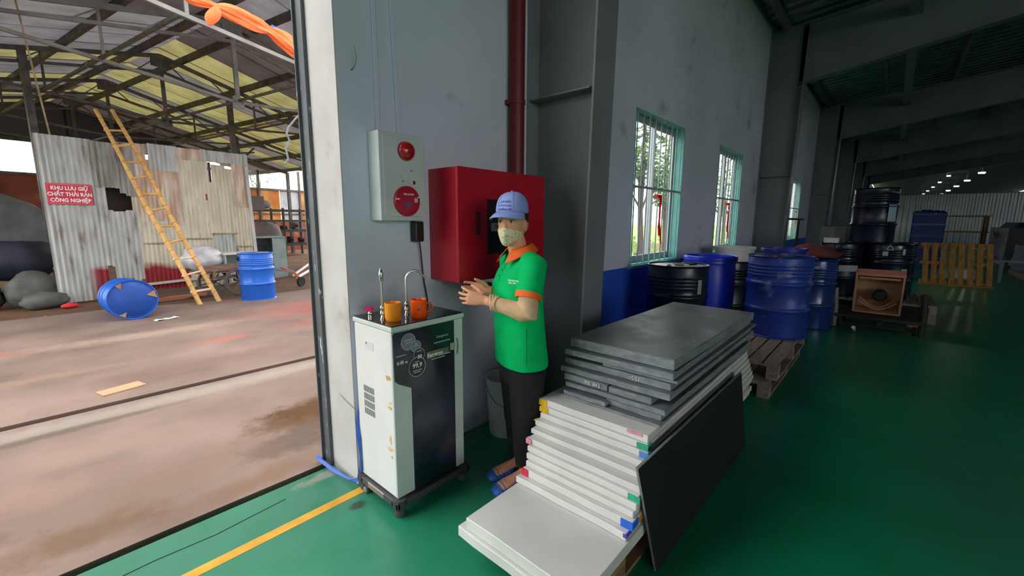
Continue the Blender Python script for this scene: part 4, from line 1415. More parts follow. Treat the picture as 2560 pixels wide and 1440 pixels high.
cbox(.12, 0, 0, .02, .50, .56, 'back_board', crm)
cbox(0, .25, 0, .26, .025, .56, 'side_board', crm)
cbox(0, -.25, 0, .26, .025, .56, 'side_board', crm)
cbox(0, 0, .275, .28, .53, .03, 'top_board', M('salmon board', srgb(206, 136, 116), .7))
cbox(0, 0, -.275, .26, .50, .025, 'bottom_board', crm)
cbox(-.10, 0, .22, .02, .44, .03, 'rail', crm)
MB().lathe([(.075, 0), (.08, .01), (.08, .18), (.06, .2), (.001, .2)], 20, Matrix.Translation(c0 + R @ V((.1, -.02, -.06))) @ Matrix.Rotation(-pi / 2, 4, 'Y')).build('round_core', black_pl, cr, smooth=True)
MB().tube([c0 + R @ V((-.03, .2 - .4 * f, -.08 - .14 * sin(pi * f))) for f in [k / 10 for k in range(11)]], .012, 6).tube([c0 + R @ V((-.06, .21 - .42 * f, -.12 - .12 * sin(pi * f))) for f in [k / 10 for k in range(11)]], .012, 6).build('strap', crm, cr, smooth=True)
tr = thing('trolley', 'dark low trolley with upright handles under the pinkish crate', 'trolley', (7.95, .05, 0))
MB().box((7.55, -.42, .17), (8.4, .50, .215)).build('deck', steel_black, tr, bevel=.005)
for y in (.50, -.42):
    MB().tube([(7.6, y, .02), (7.58, y, .3), (7.56, y + .02, .58)], .035, 10).build('upright', steel_grey if y > 0 else steel_black, tr, smooth=True)
    for x in (7.68, 8.3):
        MB().lathe([(.05, -.02), (.06, -.015), (.06, .015), (.05, .02)], 16, Matrix.Translation((x, y * .85, .062)) @ Matrix.Rotation(pi / 2, 4, 'X')).build('wheel', rubber, tr, smooth=True)
    MB().box((8.2, y - .06, .02), (8.38, y + .12, .17)).build('wood_block', wood, tr)
for x in (7.68, 8.3):
    MB().bar((x, .43, .062), (x, -.36, .062), .03).bar((x, 0, .062), (x, 0, .18), .05).build('axle', steel_black, tr)
tag(MB().lathe([(.022, 0), (.024, .005), (.024, .14), (.018, .145)], 14, Matrix.Translation((7.42, .26, .03)) @ Matrix.Rotation(-1.15, 4, 'Y')).build('paper_roll', white_pl, smooth=True), 'small white paper roll on the floor before the crate', 'roll')

# hand rail by the wall
rl = thing('hand_rail', 'black hand rail standing by the window wall beyond the second column', 'rail', (12.4, 1.75, 0))
for x in (11.6, 13.6):
    MB().tube([(x, 1.9, 0), (x, 1.9, 1.57)], .03, 8).build('post', steel_black, rl, smooth=True)
MB().tube([(11.0, 1.9, 1.57), (14.4, 1.9, 1.57)], .025, 8).build('top_bar', steel_black, rl, smooth=True)
MB().tube([(11.0, 1.9, .8), (14.4, 1.9, .8)], .02, 8).build('lower_bar', steel_black, rl, smooth=True)

# ---------------------------------------------------------------- far objects
sp = thing('wooden_pallet', 'yellow wooden pallet standing upright beyond the dark drums', 'pallet', (14.9, -1.2, 0))
for k in range(8):
    y = -.68 - k * .155
    MB().prism([(14.70, y, .03), (14.70, y - .10, .03), (14.93, y - .10 + .06, 1.0), (14.93, y + .06, 1.0)], (.022, 0, 0)).build('slat', wood_y, sp)
for f in (.0, .47, .93):
    x, z = 14.722 + .23 * f, .03 + .97 * f
    MB().obox((x + .06, -1.24 + .05 * f, z + .03), (.09, 1.24, .08)).build('cross_beam', wood_y, sp)
for k in range(0, 8, 3):
    y = -.68 - k * .155
    MB().prism([(14.80, y, .03), (14.80, y - .10, .03), (15.03, y - .04, 1.0), (15.03, y + .06, 1.0)], (.022, 0, 0)).build('back_slat', wood_y, sp)
MB().obox((14.70, -1.24, .012), (.12, 1.3, .024)).build('foot_board', wood_y, sp)

blue_crate = M('dark blue crate plastic', srgb(34, 58, 130), .5)
for k in range(5):
    z = .02 + k * .36
    t_ = thing('plastic_crate', ['lowest', 'second', 'middle', 'fourth', 'topmost'][k] + ' dark blue plastic crate of the tall stack beyond the standing pallet', 'crate', (20, -.85, z), 'blue crates of the far stack')
    b = MB()
    x0, x1, y0, y1 = 19.7, 20.3, -1.25, -.45
    b.box((x0, y0, z), (x1, y1, z + .03))
    for (a, c, e, g) in ((x0, x0 + .02, y0, y1), (x1 - .02, x1, y0, y1), (x0, x1, y0, y0 + .02), (x0, x1, y1 - .02, y1)):
        b.box((a, e, z + .03), (c, g, z + .30))
    b.build('box', blue_crate, t_)
    r_ = MB()
    for (a, c, e, g) in ((x0 - .02, x0 + .02, y0 - .02, y1 + .02), (x1 - .02, x1 + .02, y0 - .02, y1 + .02), (x0, x1, y0 - .02, y0 + .02), (x0, x1, y1 - .02, y1 + .02)):
        r_.box((a, e, z + .30), (c, g, z + .345))
    r_.build('rim', M('crate rim', srgb(70, 96, 150), .4) if k == 0 else bpy.data.materials['crate rim'], t_)
b = MB()
b.sheet(lambda f, g: (19.7 + .6 * f, -1.25 + .8 * g, 1.80 + .12 * abs(noise.noise((f * 4, g * 5, 2))) + .08 * sin(pi * f) * sin(pi * g)), 12, 14)
tag(b.build('blue_sacking', M('blue sacking', srgb(34, 60, 140), .8), smooth=True, solid=.02), 'rumpled blue sacking heaped in the topmost far crate', 'sacking')

# long covered stacks at the right
tarp = M('dark blue tarpaulin', srgb(34, 48, 96), .6, col2=srgb(22, 32, 70), scale=3, bump=.3, bscale=6)
for k, (x, y, lx, ly, h, lb) in enumerate(((16.6, -4.6, 3.0, 1.9, 1.05, 'dark blue tarpaulin covered stack at the far right, beside the standing pallet'),
                                           (23., -5.6, 4.0, 2.6, 1.5, 'tall dark covered stack farther back at the far right'))):
    t_ = thing('covered_stack', lb, 'stack', (x + lx / 2, y + ly / 2, 0), 'covered stacks at the far right')
    def fn(f, g, x=x, y=y, lx=lx, ly=ly, h=h):
        e = min(1, 7 * min(f, 1 - f)) * min(1, 7 * min(g, 1 - g))
        return (x + lx * f, y + ly * g, .22 + (h - .22) * (e ** .4) + .05 * noise.noise((f * 5, g * 5, h)))
    MB().sheet(fn, 24, 20).build('tarpaulin', tarp, t_, smooth=True)
    MB().box((x + .08, y + .08, .14), (x + lx - .08, y + ly - .08, h - .18)).build('load', black_pl, t_)
    for j in range(3):
        MB().box((x + .05, y + .05 + (ly - .2) * j / 2, 0), (x + lx - .05, y + .15 + (ly - .2) * j / 2, .14)).build('bearer', wood, t_)
tag(MB().bar((16.2, -2.0, .55), (16.2, -4.6, .55), .10, .05).bar((16.2, -2.15, 0), (16.2, -2.15, .53), .06).bar((16.2, -4.4, 0), (16.2, -4.4, .53), .06).build('steel_trestle', steel_grey), 'long pale steel trestle at the far right before the covered stack', 'trestle')
# wooden shelf far away
sh = thing('timber_rack', 'timber rack with pale top boards standing far back before the cladding wall', 'rack', (26, -2., 0))
for y in (-2.85, -1.3):
    for x in (25.6, 26.4):
        MB().box((x, y, 0), (x + .08, y + .08, 1.75)).build('upright', wood, sh)
for z in (.5, 1.1, 1.75):
    MB().box((25.55, -2.9, z), (26.5, -1.2, z + .05)).build('shelf', wood_y, sh)

# low cladding wall across the hall
b = MB()
pr = corr_profile(-14, 1.4, .26, .05)
b.loft([[(36 - h, y, z) for y, h in pr] for z in (0, 3.15)], cap=False, closed=False)
pw = struct(b.build('wall_partition', M('pale metal cladding', srgb(196, 204, 208), .35, .5, col2=srgb(176, 184, 190), scale=1), origin=(36, 0, 0)))
MB().box((36.02, -14, 3.1), (36.1, 1.4, 3.2)).build('top_rail', steel_grey, pw)

# ---------------------------------------------------------------- high bay lamps
lamp_e = M('lamp glow', (1, 1, 1, 1), .5, emit=(.93, .96, 1, 1), estr=7)
lamp_b = M('lamp shell', srgb(60, 62, 66), .5, .3)
ord_ = ['nearest', 'second', 'third', 'fourth', 'fifth', 'sixth', 'seventh', 'eighth']


def bay_lamp(x, y, z, label, grp, r=.28, em=lamp_e):
    t_ = thing('high_bay_lamp', label, 'lamp', (x, y, z), grp)
    n = 12
    T = Matrix.Translation((x, y, z))
    MB().lathe([(r, 0), (r * .9, .1), (r * .4, .26), (r * .35, .42), (.001, .42)], n, T).build('shade', lamp_b, t_, smooth=True)
    MB().lathe([(r * .93, -.03), (r * .8, -.09), (.001, -.1)], n, T).build('glowing_lens', em, t_, smooth=True)
    MB().tube([(x, y, z + .4), (x, y, 5.98)], .015, 5).build('cable', lamp_b, t_)
    return t_


for k in range(8):
    bay_lamp(44 + 7.3 * k, -4.15 + .06 * k, 4.95, ord_[k] + ' bright high bay lamp of the main row far down the hall', 'main row of high bay lamps', .2)
lamp_d = M('dim lamp glow', (1, 1, 1, 1), .5, emit=(.93, .96, 1, 1), estr=2.5)
for k in range(6):
    bay_lamp(50 + 7.3 * k, -2.9 + .1 * k, 5.3, ord_[k] + ' dim lamp of the left lamp row far down the hall', 'dim left row of lamps', .14, lamp_d)
ORD7 = ['first', 'second', 'third', 'fourth', 'fifth', 'sixth', 'seventh']
for j in range(2):
    for k in range(7):
        y = [-4.1, -3.25, -2.6, -2.1, -1.75, -1.3, -.9][k]
        tag(MB().box((43 + 7 * j, y - .12, 5.72 + .05 * j), (43.2 + 7 * j, y + .12, 5.77 + .05 * j)).build('roof_lamp', lamp_d), ORD7[k] + ' dim light spot from the right, %s row across the far roof' % ('nearer' if j == 0 else 'farther'), 'lamp', 'small roof lights, %s row' % ('nearer' if j == 0 else 'farther'))
# ---------------------------------------------------------------- sign on the corrugated wall
sg_m = M('sign red', srgb(206, 30, 58), .4)
sgn = thing('red_sign', 'red sign with three lines of white capitals on the corrugated wall', 'sign', tuple(S(W0[0] + .345, W0[1] - .02, 1.73)))
su0, su1, sz0, sz1 = .055, .64, 1.735, 2.10
yv = W0[1] - .03
MB().prism([S(W0[0] + su0, yv, sz0), S(W0[0] + su1, yv, sz0), S(W0[0] + su1, yv, sz1), S(W0[0] + su0, yv, sz1)], S(0, .008)).build('board', sg_m, sgn)
uu = S(1, 0)
b = MB()
e = .018
for (a0, c0_, a1, c1_) in ((su0 + e, sz0 + e, su1 - e, sz0 + e), (su0 + e, sz1 - e, su1 - e, sz1 - e), (su0 + e, sz0 + e, su0 + e, sz1 - e), (su1 - e, sz0 + e, su1 - e, sz1 - e)):
    b.bar(S(W0[0] + a0, yv - .001, c0_), S(W0[0] + a1, yv - .001, c1_), .006, .002 if a0 == a1 else .006)
b.build('border_line', M('sign pink', srgb(236, 150, 160), .5), sgn)
for k, s in enumerate(('KHU LƯU GIỮ', 'CHẤT THẢI RẮN', 'CÔNG NGHIỆP')):
    text('sign_text', s, .088, S(W0[0] + (su0 + su1) / 2, yv - .003, 2.015 - k * .105), uu, Z3, white_txt, sgn, sx=.86, bold=.003)

# ---------------------------------------------------------------- bamboo ladder
bam = M('bamboo', srgb(222, 176, 104), .5, col2=srgb(196, 146, 78), scale=7, bump=.05)
bam_d = M('bamboo knot', srgb(176, 124, 64), .6)
ld = thing('bamboo_ladder', 'long bamboo ladder leaning on the corrugated wall', 'ladder', (2.0, 9.1, 0))
ends = []
for k, (p, q) in enumerate((((1.85, 9.06, -.01), (1.02, 10.98, 3.42)), ((2.16, 9.19, -.01), (1.26, 11.02, 3.46)))):
    p, q = V(p), V(q)
    ends.append((p, q))
    pts, rr = [], []
    for j in range(23):
        f = j / 22
        c = p.lerp(q, f) + V((.012 * sin(9 * f + k), 0, 0))
        for df, r_ in ((-.004, .036), (0, .041), (.004, .036)):
            pts.append(c + (q - p) * df)
            rr.append(r_ * (1.08 - .25 * f))
    MB().tube(pts, rr, 10).build('rail', bam, ld, smooth=True)
    b = MB()
    for j in range(1, 22):
        c = p.lerp(q, j / 22) + V((.012 * sin(9 * j / 22 + k), 0, 0))
        d_ = (q - p).normalized() * .005
        b.tube([c - d_, c + d_], .043 * (1.08 - .25 * j / 22), 10)
    tag(b.build('knot_rings', bam_d, ld, smooth=True), kind='stuff')
pale_b = M('pale bamboo', srgb(232, 206, 168), .6)
for j in range(11):
    f = .065 + .083 * j
    a, c = ends[0][0].lerp(ends[0][1], f), ends[1][0].lerp(ends[1][1], f + .012 * (j % 2))
    d_ = (c - a) * .12
    MB().tube([a - d_, a, c, c + d_], .018 if j % 3 else .023, 8).build('rung', pale_b if j < 3 else bam, ld, smooth=True)

# ---------------------------------------------------------------- blue drums in the yard
yd = steel_drum(2.78, 9.0, -.012, 'upright bright blue steel drum before the handcart in the yard', dm_yard, 'bright blue drums in the yard', dm_yard)
MB().lathe([(.11, 0), (.12, .006), (.001, .008)], 20, Matrix.Translation((2.86, 8.9, .868))).build('lid_patch', lid_m, yd)
MB().tube([(2.49, 8.98, .80), (2.465, 8.97, .77), (2.485, 8.97, .74)], .02, 8).build('ring_lever', black_pl, yd, smooth=True)
ax = V((.03, -.997, .06)).normalized()
sx_ = V((0, 0, 1)).cross(ax).normalized()
uz = ax.cross(sx_)
cb_ = V((.90, 8.42, .29)) - ax * .86
Tf = Matrix(((sx_.x, uz.x, ax.x, cb_.x), (sx_.y, uz.y, ax.y, cb_.y), (sx_.z, uz.z, ax.z, cb_.z), (0, 0, 0, 1)))
fd_ = steel_drum(.80, 8.85, -.012, 'fallen bright blue steel drum lying on its side, lid towards the hall', dm_yard, 'bright blue drums in the yard', drum_mat('drum end blue', srgb(20, 74, 160), srgb(18, 66, 146), .45), T=Tf, extra=False)
for (a0, a1, r0, r1) in ((.0, .42, .17, .285), (1.95, 2.25, .2, .285), (4.0, 4.3, .2, .28)):
    MB().prism([Tf @ V((r_ * cos(a), r_ * sin(a), .873)) for r_, a in ((r1, a0), (r1, a1), (r0, (a0 + a1) / 2 + .1))], ax * .004).build('paper_scrap', cardboard, fd_)

# plastic litter on the ground
wp = M('white film', srgb(226, 226, 226), .5)
for k, (x, y, rot_, l_, w_, mt, lb, ct) in enumerate(((1.22, 8.08, .2, .30, .1, wp, 'crumpled white plastic film on the ground by the fallen drum', 'film'),
                                                 (.38, 5.0, .25, .30, .16, M('pale plank', srgb(186, 150, 114), .85), 'flat pale board lying on the yard concrete', 'board'),
                                                 (-.1, 9.9, .1, .28, .07, wp, 'strip of white film on the soil near the dark sacks', 'film'), (.12, 9.75, .2, .2, .05, wp, 'thin strip of white film at the slab edge by the corrugated wall', 'film'))):
    def fn(f, g, x=x, y=y, rot_=rot_, l_=l_, w_=w_, k=k):
        a, c = (f - .5) * l_, (g - .5) * w_
        return (x + a * cos(rot_) - c * sin(rot_), y + a * sin(rot_) + c * cos(rot_), (-.006 if y < 9.6 else -.064) + (0 if k == 1 else .03 * abs(noise.noise((f * 5, g * 5, k)))))
    tag(MB().sheet(fn, 8, 5).build('litter' if k != 1 else 'loose_board', mt, smooth=True, solid=.004 if k != 1 else .012), lb, ct)

# ---------------------------------------------------------------- sacks and rubbish left of the corrugated wall
sack_d = M('dark sack', srgb(48, 52, 52), .6, col2=srgb(34, 38, 38), scale=4, bump=.3, bscale=8)
sack_g = M('grey sack', srgb(92, 96, 92), .65, col2=srgb(70, 74, 70), scale=5, bump=.3, bscale=9)
sack_t = M('grey white tarpaulin', srgb(126, 130, 134), .5, col2=srgb(92, 96, 100), scale=2, bump=.25, bscale=6)
navy_t = M('navy sheet', srgb(26, 30, 44), .6, col2=srgb(34, 38, 52), scale=3)


def sack(u, v, z, r, sd, mat, label, cat='sack', grp='sacks left of the corrugated wall', name='stuffed_sack'):
    b_ = MB()
    n, m = 20, 12
    rings = []
    for j in range(m + 1):
        t = pi * (.02 + .96 * j / m)
        rg = []
        for k in range(n):
            a = 2 * pi * k / n
            q = V((sin(t) * cos(a), sin(t) * sin(a), -cos(t)))
            f = 1 + .22 * noise.noise(q * 1.6 + V((sd, 0, 0))) + .09 * noise.noise(q * 4 + V((sd, 3, 0)))
            p = V((q.x * r[0] * f, q.y * r[1] * f, max(q.z * r[2] * f, -r[2] * .9)))
            rg.append(S(u + p.x, v + p.y, z + r[2] * .9 + p.z))
        rings.append(rg)
    b_.loft(rings)
    return tag(b_.build(name, mat, smooth=True, angle=70), label, cat, grp)


sack(1.7, 13.5, .25, (1.1, .62, .98), 1.3, sack_t, 'big mound under a grey white tarpaulin behind the corrugated wall', 'mound', None, 'covered_mound')
sack(-.15, 13.6, .25, (.8, .7, .92), 5.1, sack_t, 'second mound under grey tarpaulin at the picture\'s left edge', 'mound', None, 'covered_mound')
sack(1.85, 11.75, .36, (.62, .34, .40), 2.2, navy_t, 'navy dark bundle leaning before the tarpaulin mound')
sack(.58, 11.85, .38, (.6, .36, .40), 2.9, navy_t, 'dark navy bundle left of the one by the wall')
sack(1.86, 11.1, -.07, (.34, .22, .33), 3.7, sack_g, 'dull olive grey sack beside the left end of the corrugated wall')
sack(1.2, 11.2, -.07, (.34, .24, .27), 4.4, sack_d, 'dark sack on the ground under the navy bundles')
sack(.5, 11.25, -.07, (.36, .3, .29), 6.4, sack_d, 'dark sack at the lower left, by the picture\'s edge')
sack(-.25, 11.3, -.07, (.4, .3, .33), 7.4, sack_d, 'leftmost dark sack of the row on the ground')
sack(1.92, 10.72, -.07, (.30, .16, .16), 8.8, sack_g, 'crumpled light grey sack at the foot of the corrugated wall\'s left end')
sack(2.88, 10.65, -.07, (.26, .15, .18), 9.7, M('green grey tarp', srgb(126, 134, 118), .7, col2=srgb(96, 104, 90), scale=6), 'crumpled green grey tarp poking out under the corrugated wall', 'tarp', None, 'crumpled_tarp')
sack(2.15, 10.45, -.07, (.11, .07, .05), 11.2, M('red rag', srgb(206, 44, 50), .8), 'red rag on the soil at the corner of the corrugated wall', 'rag', None, 'red_rag')
ck = thing('black_crate', 'low black crate on the soil beside the fallen blue drum', 'crate', tuple(S(2.72, 9.98, -.07)))
MB().obox(S(2.72, 9.98, -.02), (.50, .28, .10), RS10).build('box', black_pl, ck, bevel=.005)
for s in (-1, 1):
    MB().obox(S(2.72, 9.98 + s * .135, .06), (.50, .02, .06), RS10).build('side_board', black_pl, ck)
    MB().obox(S(2.72 + s * .24, 9.98, .06), (.02, .28, .06), RS10).build('end_board', black_pl, ck)
tag(MB().bar(S(3.0, 9.85, -.03), S(4.05, 9.75, -.03), .09, .06).bar(S(3.4, 9.98, -.03), S(3.9, 9.55, .03), .07, .05).build('timber_scrap', M('brown timber scrap', srgb(140, 92, 66), .85)), 'brown timber scraps on the ground behind the ladder foot', 'timber')

# ---------------------------------------------------------------- handcart with load
ct = thing('handcart', 'wooden handcart with spoked wheels, loaded and half covered, against the corrugated wall', 'cart', tuple(S(4.4, 9.75, -.07)))
cwood = M('cart wood', srgb(140, 110, 92), .85, col2=srgb(106, 84, 72), scale=5, stretch=(1, 5, 5))
CB = (3.92, 9.55)
for k in range(4):
    MB().obox(S(4.45, 9.55 + k * .14, .43), (1.25, .125, .04), RS10).build('bed_board', cwood, ct)
MB().obox(S(4.45, 9.48, .52), (1.3, .035, .13), RS10).build('side_board', cwood, ct)
MB().obox(S(4.45, 10.08, .52), (1.3, .035, .13), RS10).build('side_board', cwood, ct)
MB().bar(S(3.86, 9.6, .30), S(5.3, 9.6, .32), .06).build('frame_rail', cwood, ct)
MB().bar(S(4.05, 9.50, .48), S(4.05, 9.50, .28), .07, .05).build('bracket', cwood, ct)
for k, (u, v) in enumerate(((4.12, 9.72), (4.46, 9.38))):
    c = S(u, v, .225)
    Tw = Matrix.Translation(c) @ Matrix.Rotation(A10, 4, 'Z') @ Matrix.Rotation(pi / 2, 4, 'X')
    wh = MB().lathe([(.235, -.025), (.285, -.028), (.295, 0), (.285, .028), (.235, .025), (.228, 0), (.235, -.025)], 32, Tw, cap=False).build('wheel', M('dusty tyre', srgb(92, 84, 80), .9) if k == 0 else bpy.data.materials['dusty tyre'], ct, smooth=True)
    b = MB()
    for a in range(8):
        t = a * pi / 4 + .2
        b.tube([Tw @ V((.03 * cos(t), .03 * sin(t), 0)), Tw @ V((.235 * cos(t), .235 * sin(t), 0))], .012, 6)
    b.lathe([(.04, -.05), (.04, .05)], 12, Tw)
    tag(b.build('spokes', M('spoke steel', srgb(110, 100, 96), .5, .4) if k == 0 else bpy.data.materials['spoke steel'], wh, smooth=True), kind='stuff')
    MB().bar(c, c + V((0, .35 if k else .2, 0.0)), .04).bar(c + V((0, .1, 0)), c + V((0, .1, .2)), .05).build('axle', steel_black, ct)
tag(sack(4.0, 9.75, .45, (.38, .24, .27), 12.5, M('clear film', srgb(206, 204, 206), .35, col2=srgb(160, 158, 164), scale=5, bump=.5, bscale=7), 'bundle under clear plastic film on the front of the handcart', 'bundle', None, 'film_bundle'))
gbx = thing('grey_machine_box', 'small grey open box riding on the handcart beside the film bundle', 'box', tuple(S(4.62, 9.7, .45)))
gpm = M('grey green board', srgb(166, 176, 168), .6)
for (du, dv, dz, su_, sv_, sz_, nm, mt) in ((0, .18, .16, .66, .02, .32, 'back_board', gpm), (0, 0, .01, .66, .36, .02, 'bottom_board', gpm), (0, 0, .33, .70, .40, .03, 'top_board', M('pale lid board', srgb(206, 206, 198), .6)),
                                       (-.32, 0, .16, .02, .36, .30, 'end_board', gpm), (.32, 0, .16, .02, .36, .30, 'end_board', gpm), (.1, -.16, .16, .03, .03, .30, 'post', gpm)):
    MB().obox(S(4.62 + du, 9.7 + dv, .452 + dz), (su_, sv_, sz_), RS10).build(nm, mt, gbx)

# ---------------------------------------------------------------- grey steel cabinet, rack of junk, pipes
cbn = thing('steel_cabinet', 'grey green steel cabinet with open dark front, standing right of the corrugated wall', 'cabinet', tuple(S(6.25, 11.6, -.07)))
cm = M('cabinet grey green', srgb(142, 158, 154), .5, col2=srgb(124, 140, 136), scale=4)
cx, cyv = 6.22, 11.62
for (du, dv, dz, su_, sv_, sz_, nm) in ((-.42, 0, .55, .03, .55, 1.1, 'side_panel'), (.42, 0, .55, .03, .55, 1.1, 'side_panel'), (0, 0, 1.09, .87, .55, .03, 'top_panel'), (0, 0, .015, .87, .55, .03, 'bottom_panel'), (0, .26, .55, .84, .03, 1.1, 'back_panel')):
    MB().obox(S(cx + du, cyv + dv, -.07 + dz), (su_, sv_, sz_), RS10).build(nm, cm, cbn)
MB().obox(S(cx + .24, cyv - .27, .47), (.36, .03, 1.05), RS10).build('door', cm, cbn)
MB().obox(S(cx - .18, cyv - .1, .42), (.46, .3, .03), RS10).build('shelf', cm, cbn)
MB().obox(S(cx - .18, cyv + .05, .62), (.42, .2, .36), RS10).build('dark_lining', steel_black, cbn)

rk = thing('junk_rack', 'black steel rack full of dark scrap at the back of the yard', 'rack', tuple(S(9.6, 15.6, -.07)))
rx0, rx1, rv0, rv1 = 9.0, 11.6, 17.6, 18.5
for u in (rx0, (rx0 + rx1) / 2, rx1):
    for v in (rv0, rv1):
        MB().bar(S(u, v, -.07), S(u, v, 1.95), .07).build('upright', steel_black, rk)
for z in (.42, 1.0, 1.42, 1.85):
    for v in (rv0, rv1):
        MB().bar(S(rx0 - .1, v, z), S(rx1 + .1, v, z), .05, .09).build('beam', steel_black, rk)
    for u in (rx0, rx1):
        MB().bar(S(u, rv0, z), S(u, rv1, z), .05, .07).build('cross_beam', steel_black, rk)
MB().obox(S(10.3, 18.05, .47), (2.3, .85, .03), RS10).build('shelf', steel_black, rk)
MB().obox(S(10.3, 18.05, 1.05), (2.3, .85, .03), RS10).build('shelf', steel_black, rk)
rn = random.Random(21)
scr = [M('dark scrap', srgb(42, 42, 48), .7), M('grey scrap', srgb(110, 102, 100), .8), M('brown scrap', srgb(96, 62, 48), .8)]
for k in range(9):
    u = 9.3 + .25 * k
    hgt = rn.uniform(.16, .34)
    z = .485 if k % 2 == 0 else 1.065
    t_ = thing('scrap_part', ['first', 'second', 'third', 'fourth', 'fifth'][k // 2] + ' dark scrap part from the left on the %s shelf of the junk rack' % ('lower' if k % 2 == 0 else 'upper'), 'scrap', tuple(S(u, 18.05, z)), 'scrap on the %s shelf of the junk rack' % ('lower' if k % 2 == 0 else 'upper'))
    MB().obox(S(u, 18.05, z + hgt / 2), (rn.uniform(.16, .22), .3, hgt), RS10).build('body', scr[k % 3], t_, bevel=.02)
    MB().lathe([(.06, 0), (.06, .12), (.03, .14), (.03, .2)], 12, Matrix.Translation(S(u, 17.95, z + hgt * .5)) @ Matrix.Rotation(pi / 2, 4, 'X')).build('shaft', scr[0], t_, smooth=True)
# sacks/bundle on top, motors on the post
sack(9.6, 17.9, 1.9, (.34, .3, .2), 15.2, scr[1], 'grey stone like bundle on top of the junk rack', 'bundle', None, 'grey_bundle')
sack(8.15, 14.9, .62, (.42, .3, .42), 16.6, scr[1], 'round grey machine hood before the junk rack', 'hood', None, 'machine_hood')
hp = thing('hood_stand', 'dark steel stand carrying the round grey hood in the yard', 'stand', tuple(S(8.15, 14.9, -.07)))
MB().bar(S(8.15, 14.9, -.07), S(8.15, 14.9, .68), .12).build('post', steel_black, hp)
MB().obox(S(8.15, 14.9, -.055), (.5, .4, .03), RS10).build('foot', steel_black, hp)
sb = thing('switch_box', 'square dark switch box on the tall post at the yard\'s back', 'box', tuple(S(8.45, 15.9, 1.9)))
MB().obox(S(8.3, 15.9, 2.05), (.55, .25, .5), RS10).build('body', scr[1], sb, bevel=.01)
tp_ = thing('utility_post', 'tall dark post with wires at the back of the yard', 'post', tuple(S(8.2, 16.2, -.07)))
MB().bar(S(8.2, 16.2, -.07), S(8.0, 16.2, 4.3), .14).build('shaft', steel_dark, tp_)
for k in range(3):
    MB().bar(S(7.7, 16.2, 3.45 + .25 * k), S(8.6, 16.2, 3.6 + .25 * k), .05).build('cross_arm', steel_dark, tp_)
MB().bar(S(8.0, 16.2, 3.4), S(8.6, 16.2, 4.0), .05).build('brace', steel_dark, tp_)

# low pallet with buckets and blocks before the rack
yp = pallet(8.0, 16.8, .42, 1.5, .9, 'grey pallet lying on white boxes at the back of the yard', 6, dusty_wood, h=.12)
for k, (x, y, lb) in enumerate(((8.08, 16.75, 'left white box under the grey pallet in the yard'), (9.2, 16.8, 'right white box with slots under the grey pallet in the yard'))):
    t_ = thing('white_box', lb, 'box', (x + .15, y + .15, -.07), 'white boxes under the yard pallet')
    MB().box((x, y, -.07), (x + .34, y + .34, .418)).build('body', white_pl, t_, bevel=.01)
    MB().box((x + .05, y - .004, .16), (x + .29, y, .19)).build('slot', steel_black, t_)
    MB().box((x + .05, y - .004, .25), (x + .29, y, .28)).build('slot', steel_black, t_)
for k, (p, q, lb) in enumerate((((4.45, 11.35, .02), (7.4, 14.95, .30), 'long white pipe lying on the soil right of the handcart, nearer one'), ((4.6, 12.0, .0), (6.9, 14.8, .42), 'long white pipe lying on the soil right of the handcart, farther one'))):
    tag(MB().tube([p, q], .04, 10).build('white_pipe', M('white pipe', srgb(214, 206, 198), .5) if k == 0 else bpy.data.materials['white pipe'], smooth=True), lb, 'pipe', 'white pipes on the soil')
wb = thing('wheelbarrow', 'small orange framed barrow with a black wheel beside the blue drum in the yard', 'barrow', (4.0, 10.4, -.07))
MB().tube([(3.75, 10.5, .40), (4.0, 10.4, .26), (4.1, 10.3, .10)], .025, 8).build('frame', M('orange frame', srgb(200, 84, 40), .6), wb, smooth=True)
MB().lathe([(.07, -.025), (.11, -.03), (.11, .03), (.07, .025)], 20, Matrix.Translation((4.1, 10.3, .045)) @ Matrix.Rotation(pi / 2, 4, 'X') @ Matrix.Rotation(.5, 4, 'Y')).build('wheel', rubber, wb, smooth=True)
MB().bar((3.45, 10.6, .38), (4.0, 10.4, .28), .05).build('handle', steel_grey, wb)
tag(MB().box((6.1, 13.9, .1), (6.9, 14.3, .16)).box((6.2, 14.0, -.07), (6.3, 14.1, .1)).box((6.7, 14.0, -.07), (6.8, 14.1, .1)).build('low_bench', M('grey bench', srgb(150, 140, 132), .8)), 'low grey bench on the soil behind the white pipes', 'bench')

# ---------------------------------------------------------------- orange cloth banner slung under the shed roof
org_m = M('orange cloth', srgb(255, 158, 96), .75, col2=srgb(250, 132, 66), scale=6, trans=.35, bump=.3, bscale=12)
bn = thing('orange_cloth', 'long orange cloth twisted and slung high under the shed roof', 'cloth', (1.9, 5.5, 3.4))
bpts = [((1.26, 5.5, 3.67), .03), ((1.36, 5.5, 3.67), .05), ((1.45, 5.5, 3.68), .045), ((1.53, 5.5, 3.67), .02), ((1.58, 5.5, 3.665), .055), ((1.66, 5.5, 3.66), .075), ((1.78, 5.5, 3.645), .085), ((1.90, 5.5, 3.62), .085),
                 ((1.98, 5.5, 3.61), .07), ((2.04, 5.5, 3.60), .038), ((2.09, 5.5, 3.585), .06), ((2.18, 5.5, 3.55), .085), ((2.28, 5.5, 3.49), .088), ((2.37, 5.5, 3.44), .075), ((2.45, 5.5, 3.38), .035), ((2.5, 5.5, 3.34), .02)]
rings = []
n = 48
